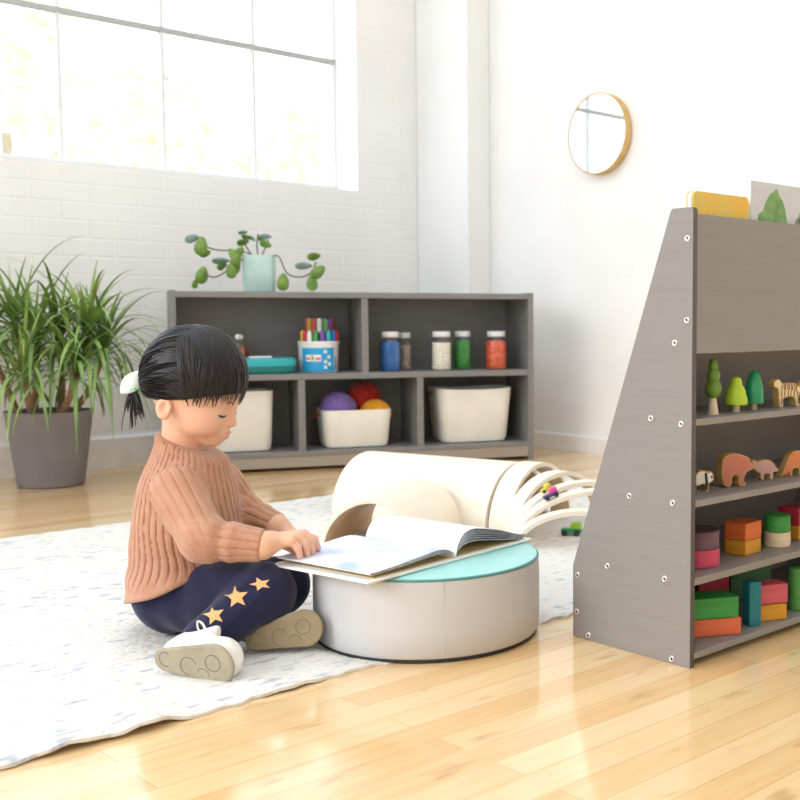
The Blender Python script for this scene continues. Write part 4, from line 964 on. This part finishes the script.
# shoes
def shoe(name, c, e1, e2, sc, sole_m, laces, lab):
    e1 = np.array(e1, float); e1 /= np.linalg.norm(e1); e2 = np.array(e2, float); e2 -= e1 * (e1 @ e2); e2 /= np.linalg.norm(e2); nn = np.cross(e1, e2)     # points into the foot
    if nn[1] < 0: nn = -nn
    Q = np.stack([e1, e2, nn], 1); c = np.array(c)
    def loc_(p): return ((p.astype(np.float64) - c) @ Q) / sc
    def out2(q): return cap_(np.stack([q[:, 0], q[:, 1], q[:, 0] * 0], 1), (-.043, -.004, 0), (.035, .001, 0), .0165, .0298)
    def upper(p):
        q = loc_(p)
        d = smin(cap_(q, (-.036, 0, .028), (.030, 0, .022), .024, .029), cap_(q, (-.030, .010, .045), (-.018, .016, .058), .021, .019), .02)
        d = smax(d, .004 - q[:, 2], .004); d = smax(d, out2(q) - .0025, .006)
        ed = np.exp(-((q[:, 2] - .009) / .0025) ** 2) * .0012
        return (d - ed) * sc
    def sole(p):
        q = loc_(p); return smax(out2(q), np.abs(q[:, 2] - .002) - .0035, .004) * sc
    up_ = sdfobj('shoe', upper, c - .11, c + .11, .002, M['shoe'], body, B0); up_['label'] = lab
    so = sdfobj('sole', sole, c - .11, c + .11, .0017, sole_m, up_, B0)
    bm = bmesh.new(); g = lambda x, y, z: Vector(c + Q @ (np.array([x, y, z]) * sc)) - B0
    for x, y, r, a0, a1 in ((-.040, -.002, .010, 60, 300), (.034, .004, .0115, 0, 360), (-.004, -.006, .0125, 20, 270), (.018, -.016, .010, 0, 150)):
        tube(bm, [g(x + r * math.cos(R(a0 + (a1 - a0) * i / 20)), y + r * math.sin(R(a0 + (a1 - a0) * i / 20)), -.0014) for i in range(21)], .0006 * sc, 5)
    o = frombm('sole_print', bm, M['mark'], up_); o['label'] = 'stamped ring marks'
    if laces:
        bm = bmesh.new()
        tube(bm, spline([g(-.006, .027, .030), g(-.012, .034, .032), g(-.013, .042, .034), g(-.008, .038, .037), g(-.002, .029, .036)], 6), .0020, 6, flat=.5)
        tube(bm, spline([g(-.004, .028, .032), g(.006, .032, .030), g(.016, .030, .028), g(.022, .026, .03)], 6), .0018, 6, flat=.5)
        frombm('laces', bm, M['shoe'], up_, smooth=True)
shoe('shoe', at(191.5, 662, 1.668), (.925, -.30, -.055), (.02, -.13, .99), 1.16, M['sole'], True, 'white soft shoe with taupe sole')
shoe('shoe', at(282, 633, 1.795), (.975, .05, .155), (-.15, .10, .97), 1.05, M['sole2'], False, 'soft shoe seen from its brown sole')

# ================================================================== CAMERA, LIGHT
cam = bpy.data.objects.new('camera', bpy.data.cameras.new('camera')); COL.objects.link(cam); SC.camera = cam
cam.location = (0, 0, H); cam.rotation_euler = (PI / 2 - PITCH, 0, 0)
cam.data.sensor_width = 36; cam.data.lens = 36 * F / 800; cam.data.shift_x = -(PX0 - 400) / 800; cam.data.clip_start = .05
cam.data.dof.use_dof = True; cam.data.dof.focus_distance = 1.85; cam.data.dof.aperture_fstop = 8.0
wd = bpy.data.worlds.new('sky'); SC.world = wd; wd.use_nodes = True
bg = wd.node_tree.nodes['Background']; bg.inputs['Color'].default_value = (.84, .92, 1, 1); bg.inputs['Strength'].default_value = 2.6
def sun(name, az, el, st, ang):
    l = bpy.data.lights.new(name, 'SUN'); l.energy = st; l.angle = R(ang); o = bpy.data.objects.new(name, l); COL.objects.link(o)
    d = Vector((math.cos(R(az)) * math.cos(R(el)), math.sin(R(az)) * math.cos(R(el)), math.sin(R(el)))); o.rotation_euler = d.to_track_quat('Z', 'Y').to_euler(); o.location = (-6, 0, 6)
sun('sun', 212, 26, 1.5, 32)
SC.view_settings.view_transform = 'Standard'; SC.view_settings.look = 'None'; SC.view_settings.gamma = 1; SC.view_settings.exposure = 0.18
SC.cycles.max_bounces = 8; SC.cycles.diffuse_bounces = 5; SC.cycles.transparent_max_bounces = 12; SC.cycles.use_denoising = True; SC.cycles.caustics_reflective = False; SC.cycles.caustics_refractive = False
